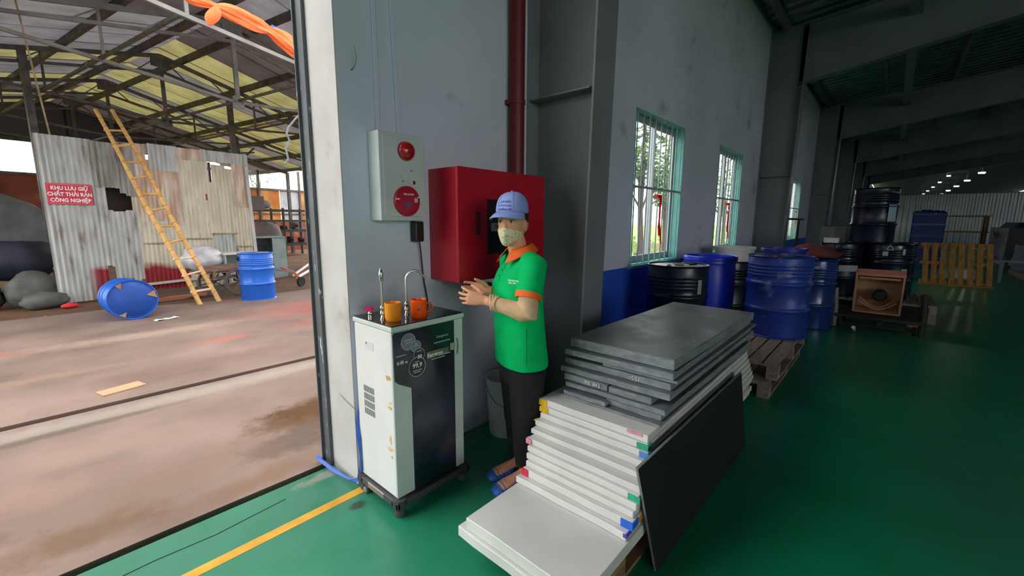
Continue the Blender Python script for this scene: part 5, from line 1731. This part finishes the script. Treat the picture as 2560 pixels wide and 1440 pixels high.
for i, (p, r_) in enumerate(bpts):
    a = V(bpts[max(i - 1, 0)][0])
    c = V(bpts[min(i + 1, len(bpts) - 1)][0])
    d_ = (c - a).normalized()
    x_ = V((0, 1, 0))
    y_ = d_.cross(x_).normalized()
    rg = []
    for k in range(n):
        t = 2 * pi * k / n
        q = 1 + .20 * sin(4 * t + i * .55) + .13 * sin(9 * t - i * .8) + .05 * sin(15 * t + i)
        rg.append(V(p) + (x_ * cos(t) * .55 + y_ * sin(t)) * r_ * q)
    rings.append(rg)
cl = MB().loft(rings).build('cloth', org_m, bn, smooth=True, angle=80)
cl.modifiers.new('sub', 'SUBSURF').render_levels = 1
lp = MB()
lpr = []
for k in range(9):
    f = k / 8
    p = V((1.53, 5.46, 3.66)).lerp(V((1.465, 5.46, 3.46)), f)
    r_ = .012 + .062 * sin(pi * min(1, f * .95 + .02)) ** .8
    lpr.append([p + V((r_ * cos(t), .4 * r_ * sin(t), .25 * r_ * cos(t))) for t in [2 * pi * j / 14 for j in range(14)]])
lp.loft(lpr).build('hanging_fold', org_m, bn, smooth=True)
MB().tube([(2.10, 5.58, 3.68), (2.22, 5.58, 3.65), (2.36, 5.58, 3.57), (2.5, 5.58, 3.48)], .022, 8).build('blue_strip', M('blue cloth', srgb(60, 110, 220), .7), bn, smooth=True)
tag(MB().tube([(-1.0, 5.5, 3.9), (1.53, 5.5, 3.67), (2.04, 5.5, 3.60), (2.5, 5.5, 3.34), (3.6, 5.5, 2.9)], .008, 6).build('cord', steel_dark, bn), None)

# ---------------------------------------------------------------- dangling cable near the door
cbp = thing('dangling_cable', 'grey cable dangling crookedly from the door post down the yard side', 'cable', (1.9, 4.5, 2.0))
MB().tube([(1.13, 2.52, 2.16), (1.5, 3.4, 2.36), (1.94, 4.5, 2.57), (1.85, 4.5, 2.47), (1.78, 4.5, 2.38), (1.755, 4.5, 2.31), (1.78, 4.5, 2.26), (1.74, 4.5, 2.18), (1.755, 4.5, 2.08), (1.72, 4.5, 2.03)], .009, 7).build('cable', steel_frame, cbp, smooth=True)
for k, (p, q, lb) in enumerate((((.22, 9.5, 4.52), (.40, 10.9, 2.9), 'thin pale rope hanging from the roof onto the corrugated wall\'s left end'),)):
    tag(MB().tube([p, q], .012, 6).build('hanging_rope', lath, smooth=True), lb, 'rope')

# ---------------------------------------------------------------- trees and bushes outside
leaf_m = [M('leaf dark', srgb(60, 92, 46), .6, col2=srgb(92, 128, 62), scale=4, trans=.35), M('leaf light', srgb(140, 176, 66), .6, col2=srgb(104, 146, 52), scale=4, trans=.4)]
bark = M('bark', srgb(112, 100, 88), .9, col2=srgb(84, 74, 64), scale=6)


def leaf_quads(b_, c, rad, n_, sz, rn):
    for _ in range(n_):
        d_ = V((rn.gauss(0, 1), rn.gauss(0, 1), rn.gauss(0, 1))).normalized() * rn.random() ** .4
        p = V(c) + V((d_.x * rad[0], d_.y * rad[1], d_.z * rad[2]))
        a = V((rn.gauss(0, 1), rn.gauss(0, 1), rn.gauss(0, .6))).normalized()
        t_ = a.orthogonal().normalized()
        s = sz * rn.uniform(.6, 1.3)
        b_.add([p - a * s, p + t_ * s * .42, p + a * s, p - t_ * s * .42], [(0, 1, 2, 3)])


def tree(x, y, h, crowns, label, name='leafy_tree', sz=.12, n_=120, mat=0, z0=-.35, seed=1, grp=None):
    rn_ = random.Random(seed)
    t_ = thing(name, label, 'tree', (x, y, z0), grp)
    MB().tube([(x, y, z0), (x + .05, y, z0 + h * .3), (x - .04, y + .05, z0 + h * .65), (x, y, z0 + h)], [.10, .08, .055, .03], 8).build('trunk', bark, t_, smooth=True)
    bb = MB()
    for (dx, dy, z, r_) in crowns:
        bb.tube([(x, y, z0 + h * .5), (x + dx * .6, y + dy * .6, z - r_ * .4), (x + dx, y + dy, z)], [.03, .02, .008], 5)
    bb.build('branches', bark, t_)
    lf = MB()
    for (dx, dy, z, r_) in crowns:
        leaf_quads(lf, (x + dx, y + dy, z), (r_, r_, r_ * .8), n_, sz, rn_)
    tag(lf.build('leaves', leaf_m[mat], t_), kind='stuff')


GT = 'trees outside the windows'
tree(10.2, 4.75, 4.2, [(-.3, .1, 2.9, .5), (.3, .1, 3.4, .5), (-.6, .2, 2.3, .3), (.5, -.1, 2.5, .35), (0, 0, 3.9, .6), (.1, 0, 2.7, .4)], 'leafy tree seen through the nearest barred window', seed=2, n_=90, grp=GT)
tree(13.2, 5.35, 4.4, [(-.4, 0, 3.1, .6), (.4, .2, 3.7, .7), (-.6, 0, 2.2, .4), (.6, .1, 2.7, .5), (0, 0, 3.0, .5)], 'leafy tree seen through the right half of the nearest barred window', seed=3, n_=90, grp=GT)
tree(19.6, 5.4, 4.4, [(-.8, 0, 2.8, .9), (.7, 0, 3.5, 1.0), (0, .4, 2.2, .7)], 'tree seen through the second barred window', seed=4, n_=120, grp=GT)
for k, (x, y, r_, lb) in enumerate(((15.2, 7.2, .8, 'bright green bush low outside the nearest barred window, left half'), (18.6, 7.3, 1.0, 'bright green bush low outside the nearest barred window, right half'),
                                    (27, 7.3, 1.2, 'green bush low outside the second barred window'), (34, 5.4, 1.5, 'distant green bush outside the farther windows'))):
    t_ = thing('bush', lb, 'bush', (x, y, -.35), 'bushes outside the windows')
    lf = MB()
    leaf_quads(lf, (x, y, .15), (r_ * 1.4, r_, .8), 420, .10, random.Random(40 + k))
    tag(lf.build('leaves', leaf_m[1], t_), kind='stuff')
    MB().tube([(x, y, -.35), (x, y, .3)], .04, 6).build('stem', bark, t_)
pc_ = S(16.5, 31)
tree(pc_.x, pc_.y, 5.6, [(-.8, 0, 4.9, .8), (.5, 0, 5.5, 1.0), (1.2, 0, 4.6, .9), (-.2, 0, 4.3, .7)], 'thin tree showing in the open strip above the yard\'s back wall', seed=6, n_=70, sz=.11, name='thin_tree')
pg = S(10.3, 26)
t_ = thing('bush', 'bright green bush seen through the gap in the yard\'s back wall', 'bush', (pg.x, pg.y, -.35))
lf = MB()
leaf_quads(lf, (pg.x, pg.y, .9), (2.2, 1.2, 1.5), 700, .14, random.Random(77))
tag(lf.build('leaves', leaf_m[1], t_), kind='stuff')
MB().tube([(pg.x, pg.y, -.35), (pg.x, pg.y, 1.2)], .06, 6).build('stem', bark, t_)
# ---------------------------------------------------------------- the woman in the green polo shirt
from mathutils.bvhtree import BVHTree
PO = V((1.72, 1.50, 0))
PE1, PE2 = V((.6647, -.7471, 0)), V((.7471, .6647, 0))


def PL(a, d_, z):
    return PO + PE1 * a + PE2 * d_ + V((0, 0, z))


def PD(a, d_, z=0.):
    return PE1 * a + PE2 * d_ + V((0, 0, z))


FB = PD(-.91, -.415).normalized()       # chest direction
SB = PD(.415, -.91).normalized()        # her left side
FH = PD(-.40, -.917).normalized()       # face direction
SH = PD(.917, -.40).normalized()
UZ = V((0, 0, 1))


def ering(c, ax, bx, n=28, pw=2.0):
    out = []
    for k in range(n):
        t = 2 * pi * k / n
        x, y = cos(t), sin(t)
        out.append(c + ax * (abs(x) ** (2 / pw) * (1 if x >= 0 else -1)) + bx * (abs(y) ** (2 / pw) * (1 if y >= 0 else -1)))
    return out


def remesh(mb, name, mat, voxel, parent=None, it=3, fac=.5, origin=None, disp=None):
    tmp = mb.build('tmp', mat, origin=(0, 0, 0))
    md = tmp.modifiers.new('r', 'REMESH')
    md.mode = 'VOXEL'
    md.voxel_size = voxel
    md.use_smooth_shade = True
    ms = tmp.modifiers.new('s', 'SMOOTH')
    ms.iterations = it
    ms.factor = fac
    dg_ = bpy.context.evaluated_depsgraph_get()
    me = bpy.data.meshes.new_from_object(tmp.evaluated_get(dg_))
    bpy.data.objects.remove(tmp)
    me.name = name
    if disp:
        for v in me.vertices:
            v.co = v.co + disp(v.co, v.normal)
    off = V(origin or (0, 0, 0))
    if origin:
        me.transform(Matrix.Translation(-off))
    me.materials.clear()
    me.materials.append(mat)
    me.polygons.foreach_set('use_smooth', [True] * len(me.polygons))
    o = bpy.data.objects.new(name, me)
    COL.objects.link(o)
    o.location = off
    if parent is not None:
        o.parent = parent
        o.matrix_parent_inverse = world_of(parent).inverted()
    return o


skin = M('skin', srgb(232, 170, 136), .5, col2=srgb(222, 154, 120), scale=14, spec=.4)
green = M('green knit', srgb(0, 192, 106), .85, col2=srgb(0, 178, 96), scale=12, bump=.25, bscale=7, spec=.15)
orange = M('orange knit', srgb(250, 112, 34), .75, col2=srgb(238, 100, 28), scale=30)
black_cl = M('black cloth', srgb(10, 11, 13), .85, col2=srgb(15, 16, 19), scale=9, bump=.3, bscale=6)
tan_cl = M('tan sleeve', srgb(214, 180, 142), .75, col2=srgb(202, 166, 128), scale=20, bump=.15, bscale=26)
cap_m = M('periwinkle cap cloth', srgb(150, 170, 232), .8, col2=srgb(140, 160, 224), scale=20)
hair_m = M('black hair', srgb(20, 17, 17), .45, col2=srgb(34, 29, 27), scale=40, stretch=(1, 1, .1))
blue_sl = M('blue slipper rubber', srgb(40, 100, 190), .5)

# ---- bare body
B = MB()
HC = PL(-.022, .004, 0)


def hring(z, w_, f_, b_, n=32, k=1.0, off=V((0, 0, 0))):
    rg = []
    for j in range(n):
        t = 2 * pi * j / n
        y = cos(t)
        rg.append(HC + off + SH * (w_ * k * sin(t)) + FH * ((f_ if y > 0 else b_) * k * y) + V((0, 0, z)))
    return rg


HEAD = [(1.368, .018, .070, .0), (1.374, .034, .080, .012), (1.392, .049, .086, .034), (1.42, .060, .088, .062), (1.45, .067, .088, .082), (1.475, .070, .086, .091), (1.50, .0725, .085, .096), (1.53, .074, .089, .098),
        (1.56, .073, .085, .096), (1.59, .063, .068, .082), (1.612, .042, .042, .055), (1.62, .015, .015, .02)]
B.loft([hring(*h) for h in HEAD])
B.ball(HC + FH * .088 + V((0, 0, 1.447)), (.012, .012, .011))                                    # nose tip
B.tube([HC + FH * .080 + V((0, 0, 1.492)), HC + FH * .089 + V((0, 0, 1.468)), HC + FH * .094 + V((0, 0, 1.452))], [.007, .009, .010], 10)
B.ball(HC + FH * .083 + V((0, 0, 1.412)), (.02, .02, .006))                                      # lips
for s in (-1, 1):
    B.ball(HC + SH * (s * (.076 if s > 0 else .069)) - FH * (.005 if s > 0 else .02) + V((0, 0, 1.472)), (.010, .017, .030), 12, 8, Matrix.Rotation(atan2(FH.y, FH.x) + pi / 2, 3, 'Z'))
    B.tube([HC + SH * (s * .048) + FH * .070 + V((0, 0, 1.511)), HC + SH * (s * .030) + FH * .080 + V((0, 0, 1.514)), HC + SH * (s * .014) + FH * .083 + V((0, 0, 1.508))], [.006, .008, .006], 8)   # brow ridge
    B.ball(HC + SH * (s * .040) + FH * .052 + V((0, 0, 1.452)), (.018, .018, .014))             # cheek
# neck
B.loft([ering(PL(.028, .008, 1.27), SB * .075, FB * .062), ering(PL(.018, .006, 1.33), SB * .055, FB * .055), ering(PL(.004, .004, 1.37), SB * .051, FB * .053), ering(PL(-.008, .004, 1.42), SB * .050, FB * .052)])
# trunk
TR = [(.66, .03, .155, .105), (.76, .03, .160, .11), (.92, .025, .135, .10), (1.02, .018, .138, .105), (1.12, .012, .148, .112), (1.20, .02, .155, .10), (1.27, .03, .14, .08), (1.31, .028, .09, .06)]
B.loft([ering(PL(a, .0, z), SB * w_, FB * t_) for z, a, w_, t_ in TR])
SHL, ELL, WRL = PL(.092, -.142, 1.27), PL(.066, -.195, 1.035), PL(-.150, -.118, 1.086)
SHR, ELR, WRR = PL(-.03, .15, 1.27), PL(.02, .21, 1.045), PL(-.135, -.005, 1.120)
for sh_, el, wr in ((SHL, ELL, WRL), (SHR, ELR, WRR)):
    B.tube([sh_ + V((0, 0, .01)), sh_.lerp(el, .3), sh_.lerp(el, .75), el, el.lerp(wr, .25), el.lerp(wr, .6), wr], [.046, .047, .041, .038, .040, .034, .025], 14)
# hands


def hand(B, W, P, U, curl=1.0, spread=1.0, flip=1):
    """W wrist, P along the hand, U thumb side; palm faces -Bk"""
    P = P.normalized()
    U = (U - P * U.dot(P)).normalized()
    Bk = P.cross(U) * flip            # out of the back of the hand
    B.loft([ering(W - P * .012, U * .026, Bk * .019, 16), ering(W + P * .012, U * .027, Bk * .016, 16), ering(W + P * .04, U * .036, Bk * .0145, 16, 2.4), ering(W + P * .07, U * .040, Bk * .0135, 16, 2.6),
            ering(W + P * .090, U * .039, Bk * .011, 16, 2.6)])
    for off, L_, ang, r_ in ((.0305, .070, 11, .0084), (.0105, .078, -1, .0087), (-.0098, .072, -7, .0083), (-.0288, .056, -13, .0074)):
        a = radians(ang * spread)
        dr_ = P * cos(a) + U * sin(a)
        p = W + P * (.082 - abs(off - .01) * .22) + U * off
        pts = [p - dr_ * .012, p]
        bend = 0
        for sg, b_ in ((.44, 14), (.31, 24), (.25, 18)):
            bend += radians(b_ * curl)
            p = p + (dr_ * cos(bend) - Bk * sin(bend)) * (L_ * sg)
            pts.append(p)
        B.tube(pts, [r_ * 1.05, r_ * 1.1, r_ * .98, r_ * .92, r_ * .72], 10)
    q = W + P * .016 + U * .022 - Bk * .004
    d1 = (P * .66 + U * .56 - Bk * .50).normalized()
    d2 = (P * .86 + U * .34 - Bk * .38).normalized()
    B.tube([q, q + d1 * .038, q + d1 * .038 + d2 * .030, q + d1 * .038 + d2 * .054], [.0145, .0115, .0098, .0072], 10)


hand(B, WRL + PD(-.012, .0, .003), PD(-.97, .06, .16), UZ, 1.0, 1.0, -1)
hand(B, WRR + PD(-.01, 0, .002), PD(-.94, -.12, .10), UZ, .7, .6, 1)
# legs and feet
HPL, KNL, ANL = PL(.062, -.075, .72), PL(.060, -.085, .42), PL(.062, -.040, .085)
HPR, KNR, ANR = PL(.005, .075, .72), PL(.012, .085, .42), PL(.035, .080, .085)
for hp, kn, an in ((HPL, KNL, ANL), (HPR, KNR, ANR)):
    B.tube([hp, hp.lerp(kn, .5), kn, kn.lerp(an, .35), kn.lerp(an, .8), an, an + V((0, 0, -.05))], [.082, .068, .053, .052, .037, .034, .034], 16)
FT = []
for an, toe in ((ANL, PL(-.100, -.135, 0)), (ANR, PL(-.085, .025, 0))):
    h_ = V((an.x, an.y, 0))
    d_ = (toe - h_).normalized()
    s_ = V((-d_.y, d_.x, 0))
    FT.append((h_, d_, s_))
    prof = [(-.045, .022, .030, .030), (-.02, .032, .040, .052), (.03, .034, .036, .060), (.08, .038, .028, .045), (.13, .043, .020, .034), (.165, .040, .014, .028), (.185, .025, .008, .024)]
    B.loft([ering(h_ + d_ * x + V((0, 0, .022 + hh)), s_ * w_, UZ * hh, 18) for x, w_, hh, _ in prof])
body = remesh(B, 'person', skin, .0036, it=2, fac=.4, origin=tuple(PO))
tag(body, 'woman in green polo shirt, blue cap and patterned face mask standing by the water purifier', 'person')

# ---- eyes
for s in (-1, 1):
    ec = HC + SH * (s * .0305) + FH * .0745 + V((0, 0, 1.4915))
    e_ = MB().ball(ec, (.0125, .0105, .0068), 16, 10, Matrix.Rotation(atan2(FH.y, FH.x) + pi / 2, 3, 'Z')).build('eye', M('eye white', srgb(222, 214, 208), .25) if s == -1 else bpy.data.materials['eye white'], body, smooth=True)
    gz = PD(-.12, -1).normalized()
    ic = ec + FH * .0085 + PD(-.0005, 0)
    MB().ball(ic, (.0052, .0030, .0054), 14, 8, Matrix.Rotation(atan2(FH.y, FH.x) + pi / 2, 3, 'Z')).build('iris', M('dark iris', srgb(34, 22, 18), .15) if s == -1 else bpy.data.materials['dark iris'], e_, smooth=True)
    MB().tube([ec + SH * (q * .0135) + FH * (.0095 - .004 * q * q) + V((0, 0, .0066 - .004 * q * q)) for q in (-1, -.6, -.2, .2, .6, 1)], [.001, .0019, .0022, .0022, .0019, .001], 6).build('eyelid', M('lid line', srgb(90, 52, 42), .6) if s == -1 else bpy.data.materials['lid line'], body, smooth=True)
    MB().tube([HC + SH * (s * (.016 + .012 * q)) + FH * (.0885 - .005 * q * q) + V((0, 0, 1.512 + .004 * q - .0018 * q * q)) for q in (0, .7, 1.4, 2.1, 2.8)], [.0014, .0024, .0026, .002, .001], 6).build('eyebrow', hair_m, body, smooth=True)

# ---- hair
HB = MB()
HB.loft([hring(z, w_, f_, b_, k=1.0, off=-FH * .014) for z, w_, f_, b_ in ((1.415, .050, .0, .082), (1.44, .066, .004, .094), (1.47, .073, .012, .098), (1.50, .0785, .028, .102), (1.53, .081, .046, .105), (1.56, .080, .06, .104), (1.60, .060, .05, .08))])
HB.ball(HC - FH * .098 + V((0, 0, 1.425)), (.035, .035, .045))
remesh(HB, 'hair', hair_m, .005, body, 2)

# ---- cap
CB_ = MB()
CR = [(1.528, .0845, .096, .1045), (1.545, .0850, .098, .1055), (1.575, .0840, .094, .104), (1.605, .0770, .082, .094), (1.628, .062, .063, .074), (1.642, .041, .040, .048), (1.648, .016, .015, .018)]
CB_.loft([hring(*h) for h in CR])
cap = CB_.build('cap', cap_m, body, smooth=True, angle=70)
cap.modifiers.new('sub', 'SUBSURF').render_levels = 1


def brim(f, g):
    t = (f - .5) * 2 * radians(72)
    base = HC + SH * (.0845 * sin(t)) + FH * (.096 * cos(t))
    out_ = .074 * (cos(t) ** .55)
    return base + FH * (out_ * g) + SH * (.012 * g * sin(t)) + V((0, 0, 1.541 - .014 * g - .012 * g * g - .014 * sin(t) ** 2 * (.3 + .7 * g)))


MB().sheet(brim, 24, 6).build('cap_brim', cap_m, cap, smooth=True, solid=.004)
MB().ball(HC + V((0, 0, 1.650)), (.008, .008, .004)).build('cap_button', cap_m, cap, smooth=True)
for k in range(6):
    t = k * pi / 3 + .5
    b = MB()
    pts = []
    for z, w_, f_, b_ in CR[1:]:
        y = cos(t)
        pts.append(HC + SH * (w_ * 1.004 * sin(t)) + FH * ((f_ if y > 0 else b_) * 1.004 * y) + V((0, 0, z)))
    b.tube(pts, .0009, 4)
    b.build('cap_seam', M('cap seam', srgb(120, 138, 206), .8) if k == 0 else bpy.data.materials['cap seam'], cap)
ink = M('dark blue print', srgb(44, 54, 108), .7)


def cap_warp(z0, arc=0.):
    def f(x, y):
        t = x / .093
        z = z0 + y - arc * t * t
        for (za, wa, fa, ba), (zb, wb, fb, bb) in zip(CR, CR[1:]):
            if za <= z <= zb:
                q = (z - za) / (zb - za)
                w_, f_ = wa + (wb - wa) * q, fa + (fb - fa) * q
                break
        else:
            w_, f_ = CR[0][1], CR[0][2]
        return HC - SH * (-w_ * 1.012 * sin(t)) + FH * (f_ * 1.012 * cos(t)) + V((0, 0, z))
    return f


text('cap_text', 'SẢN XUẤT', .0135, (0, 0, 0), (1, 0, 0), (0, 0, 1), ink, cap, warp=cap_warp(1.594, .024), bold=.0002)
text('cap_text', '& THƯƠNG MẠI', .0105, (0, 0, 0), (1, 0, 0), (0, 0, 1), ink, cap, warp=cap_warp(1.574, .006), bold=.0002)
text('cap_text', 'HOÀNG AN', .0145, (0, 0, 0), (1, 0, 0), (0, 0, 1), ink, cap, warp=cap_warp(1.554), bold=.0003)

# ---- face mask
mk = M('flowered mask cloth', srgb(226, 216, 176), .85)
nt = mk.node_tree
vo = nt.nodes.new('ShaderNodeTexVoronoi')
vo.inputs['Scale'].default_value = 95
tcn = nt.nodes.new('ShaderNodeTexCoord')
nt.links.new(tcn.outputs['Object'], vo.inputs['Vector'])
rmp = nt.nodes.new('ShaderNodeMapRange')
rmp.inputs[1].default_value, rmp.inputs[2].default_value = .30, .22
nt.links.new(vo.outputs['Distance'], rmp.inputs[0])
mxx = nt.nodes.new('ShaderNodeMix')
mxx.data_type = 'RGBA'
mxx.inputs[6].default_value = srgb(228, 218, 180)
mxx.inputs[7].default_value = srgb(128, 116, 74)
nt.links.new(rmp.outputs[0], mxx.inputs[0])
nt.links.new(mxx.outputs[2], nt.nodes['Principled BSDF'].inputs['Base Color'])


def mask_pt(f, g):
    t = (f - .5) * 2 * radians(84)
    c = cos(t)
    zt, zb = 1.464 - .020 * abs(sin(t)) ** 1.2, 1.366 + .036 * abs(sin(t)) ** 1.5
    z = zt + (zb - zt) * g
    for (za, wa, fa, ba), (zb_, wb, fb, bb) in zip(HEAD, HEAD[1:]):
        if za <= z <= zb_:
            q = (z - za) / (zb_ - za)
            w_, f_ = wa + (wb - wa) * q, fa + (fb - fa) * q
            break
    else:
        w_, f_ = (HEAD[0][1], HEAD[0][2]) if z < HEAD[0][0] else (.07, .086)
    w_ = max(w_, .045)
    ridge = .022 * math.exp(-(t / .42) ** 2) * sin(pi * min(1, g * .78 + .16))
    return HC + SH * (w_ * 1.05 * sin(t)) + FH * (f_ * c + .005 + ridge) + V((0, 0, z))


mask = MB().sheet(mask_pt, 30, 12).build('face_mask', mk, body, smooth=True, solid=.003, angle=80)
for s in (-1, 1):
    b = MB()
    p = mask_pt(.5 + .5 * s, .15)
    q = mask_pt(.5 + .5 * s, .85)
    e_ = HC + SH * (s * .083) - FH * .02 + V((0, 0, 1.470))
    b.tube([p, e_ + V((0, 0, .02)), e_ - FH * .004, q], .0016, 5)
    b.build('ear_loop', mk, mask, smooth=True)

# ---- polo shirt
G = MB()
TS = [(.716, .030, .184, .124, 2.5), (.74, .030, .186, .126, 2.5), (.85, .024, .182, .125, 2.4), (.95, .018, .174, .124, 2.3), (1.03, .012, .172, .126, 2.2), (1.10, .006, .174, .130, 2.2), (1.16, .010, .174, .124, 2.2), (1.22, .020, .172, .108, 2.1),
      (1.27, .030, .158, .088, 2.1), (1.305, .030, .118, .070, 2.), (1.335, .024, .068, .060, 2.)]
G.loft([ering(PL(a, .0, z), SB * w_, FB * t_, 40, pw) for z, a, w_, t_, pw in TS])
HML, HMR = PL(.060, -.192, 1.118), PL(-.016, .20, 1.125)
G.tube([SHL + V((0, 0, .015)) - SB * .06, SHL + V((0, 0, .008)), SHL.lerp(HML, .5), HML], [.060, .066, .066, .0625], 20)
G.tube([SHR + V((0, 0, .015)) + SB * .06, SHR + V((0, 0, .008)), SHR.lerp(HMR, .5), HMR], [.060, .066, .066, .0625], 20)


def wr_(p, nrm):
    q = p - PO
    k = noise.noise((q.x * 9, q.y * 9, q.z * 4.5)) + .6 * noise.noise((q.x * 22 + 4, q.y * 22, q.z * 9))
    w0 = .0035 if q.z < 1.24 else .002
    return nrm * (k * w0)


shirt = remesh(G, 'polo_shirt', green, .0065, body, 4, disp=wr_)
bvh = BVHTree.FromPolygons([v.co for v in shirt.data.vertices], [tuple(p.vertices) for p in shirt.data.polygons])


def decal(ob, dirv, off=.0012):
    for v in ob.data.vertices:
        h = bvh.ray_cast(v.co - dirv * .5, dirv)
        if h[0] is not None:
            v.co = h[0] - dirv * off


for s_, hm, sd in ((SHL, HML, SB), (SHR, HMR, -SB)):
    ax_ = (hm - s_).normalized()
    x_ = ax_.orthogonal().normalized()
    y_ = ax_.cross(x_)
    MB().loft([ering(hm + ax_ * q, x_ * r_, y_ * r_, 28) for q, r_ in ((-.024, .0648), (-.022, .0668), (.006, .0665), (.008, .0645), (.004, .056), (-.01, .054))], cap=False).build('sleeve_band', orange, shirt, smooth=True)
# collar: a folded band, open at the throat
cl = MB()
NC = PL(.012, .004, 0)
ca = atan2(FB.y, FB.x)


def collar(f, g):
    t = radians(24) + f * radians(312)
    dv = FB * cos(t) + SB * sin(t)
    back = .5 - .5 * cos(t)
    zt = 1.350 + .036 * back
    if g < .35:
        q = g / .35
        r_, z = .060 + .006 * q, 1.326 + (zt - 1.326) * q
    else:
        q = (g - .35) / .65
        tipq = (max(0, 1 - min(f, 1 - f) / .14)) ** 1.3
        r_, z = .066 + (.036 + .020 * tipq) * q, zt - (.050 + .026 * tipq - .012 * back) * q ** 1.2
    return NC + PD(.010 * (1.0 - back), 0) + dv * r_ + SB * (sin(t) * .014 * g) + V((0, 0, z))


MB().sheet(collar, 40, 10).build('collar', orange, shirt, smooth=True, solid=.003, angle=80)
# placket and buttons
pk = []
for z in (1.30, 1.27, 1.24, 1.21, 1.18):
    h = bvh.ray_cast(PL(0, 0, z) + SB * .004 + FB * .5, -FB)
    pk.append((h[0] or PL(-.1, -.05, z)) + FB * .001)
MB().loft([[p - SB * .013, p + SB * .013, p + SB * .013 + FB * .002, p - SB * .013 + FB * .002] for p in pk]).build('placket', green, shirt)
for p in (pk[1], pk[2], pk[3]):
    MB().ball(p + FB * .003, (.005, .005, .005), 10, 6).build('button', M('green button', srgb(20, 120, 70), .4) if 'green button' not in bpy.data.materials else bpy.data.materials['green button'], shirt, smooth=True)
# little white letters on the chest, a big letter on the back
vw = PD(0, 1)
tx = PD(1, 0)
for k, (s, sz) in enumerate((('HOANG AN', .0095), ('CO., LTD', .0095))):
    o_ = text('shirt_text', s, sz, PL(-.016 - .004 * k, -.4, 1.196 - .012 * k), tx, (PD(-.05, 0, 1)), white_txt, shirt, bold=.0004)
    decal(o_, vw)
vb_ = PD(-.97, .24).normalized()
o_ = text('shirt_text', 'C', .055, PL(.40, -.03, 1.155), PD(.24, .97).normalized(), UZ, white_txt, shirt, bold=.001)
decal(o_, vb_)
# side slit of the shirt hem: a thin seam line
sp_ = []
for z in (.72, .78, .84, .90, .95):
    h = bvh.ray_cast(PL(.055, -.5, z), PD(0, 1))
    if h[0]:
        sp_.append(h[0] - PD(0, .0005))
if len(sp_) > 1:
    MB().tube(sp_, .0016, 5).build('side_seam', M('seam green', srgb(6, 110, 58), .8), shirt)

# ---- sun sleeves on the forearms
for k, (sh_, el, wr, hm) in enumerate(((SHL, ELL, WRL, HML), (SHR, ELR, WRR, HMR))):
    wq = el.lerp(wr, .80)
    ob_ = MB().tube([hm.lerp(sh_, .2), hm, hm.lerp(el, .6), el + (el - hm).normalized() * .006, el.lerp(wq, .12) - UZ * .004, el.lerp(wq, .35), el.lerp(wq, .7), wq], [.050, .050, .049, .0475, .0485, .047, .041, .037], 22)
    slv = remesh(ob_, 'arm_sleeve', tan_cl, .005, body, 3, disp=lambda p, n_: n_ * (.0016 * noise.noise((p.x * 30, p.y * 30, p.z * 60))))
    ax_ = (wr - el).normalized()
    x_ = ax_.orthogonal().normalized()
    y_ = ax_.cross(x_)
    for j in range(4):
        c = wq + ax_ * (.010 * j - .012)
        tl = (x_ * .35 * (1 if j % 2 else -.4))
        pts = [c + x_ * (.0385 - .001 * j) * cos(t) + y_ * (.0385 - .001 * j) * sin(t) + ax_ * (.006 * sin(2 * t + j)) + ax_ * .010 * cos(t + .6) for t in [2 * pi * q / 18 for q in range(19)]]
        MB().tube(pts, .0062, 7).build('rolled_cuff', tan_cl, slv, smooth=True)

# ---- trousers
T_ = MB()
T_.loft([ering(PL(.03, .0, .78), SB * .165, FB * .112, 32), ering(PL(.034, .0, .70), SB * .172, FB * .118, 32), ering(PL(.036, 0, .62), SB * .168, FB * .116, 32)])
for hp, kn, an in ((HPL, KNL, ANL), (HPR, KNR, ANR)):
    T_.tube([hp + V((0, 0, -.02)), hp.lerp(kn, .5), kn, kn.lerp(an, .4), kn.lerp(an, .86)], [.104, .094, .080, .074, .060], 22)
remesh(T_, 'trousers', black_cl, .007, body, 4, disp=lambda p, n_: n_ * (.004 * noise.noise((p.x * 8, p.y * 8, p.z * 12))))

# ---- slippers
for (h_, d_, s_) in FT:
    sl = MB().loft([ering(h_ + d_ * x + V((0, 0, .011)), s_ * w_, UZ * .011, 18, 3) for x, w_ in ((-.060, .024), (-.045, .036), (0, .040), (.08, .044), (.14, .051), (.185, .046), (.208, .026))]).build('slipper', blue_sl, body, smooth=True)
    up = MB()
    n = 13
    rings = []
    for x, w_, hh in ((.045, .046, .078), (.075, .049, .070), (.11, .052, .060), (.15, .053, .050), (.185, .046, .040), (.205, .030, .028), (.211, .014, .018)):
        rings.append([h_ + d_ * x + s_ * (w_ * cos(pi * k / (n - 1))) + UZ * (.008 + (hh - .008) * sin(pi * k / (n - 1)) ** .8) for k in range(n)])
    up.loft(rings, cap=False, closed=False)
    u_ = up.build('upper', blue_sl, sl, smooth=True, solid=.004, angle=80)
    for q in range(5):
        x, w_, hh = .09 + .022 * q, .0525, .066 - .0052 * q
        MB().tube([h_ + d_ * x + s_ * (w_ * cos(pi * k / 10)) * 1.0 + UZ * (.010 + (hh - .006) * sin(pi * k / 10) ** .8) for k in range(1, 10)], .0022, 5).build('rib', M('slipper rib', srgb(60, 124, 212), .5) if 'slipper rib' not in bpy.data.materials else bpy.data.materials['slipper rib'], sl, smooth=True)
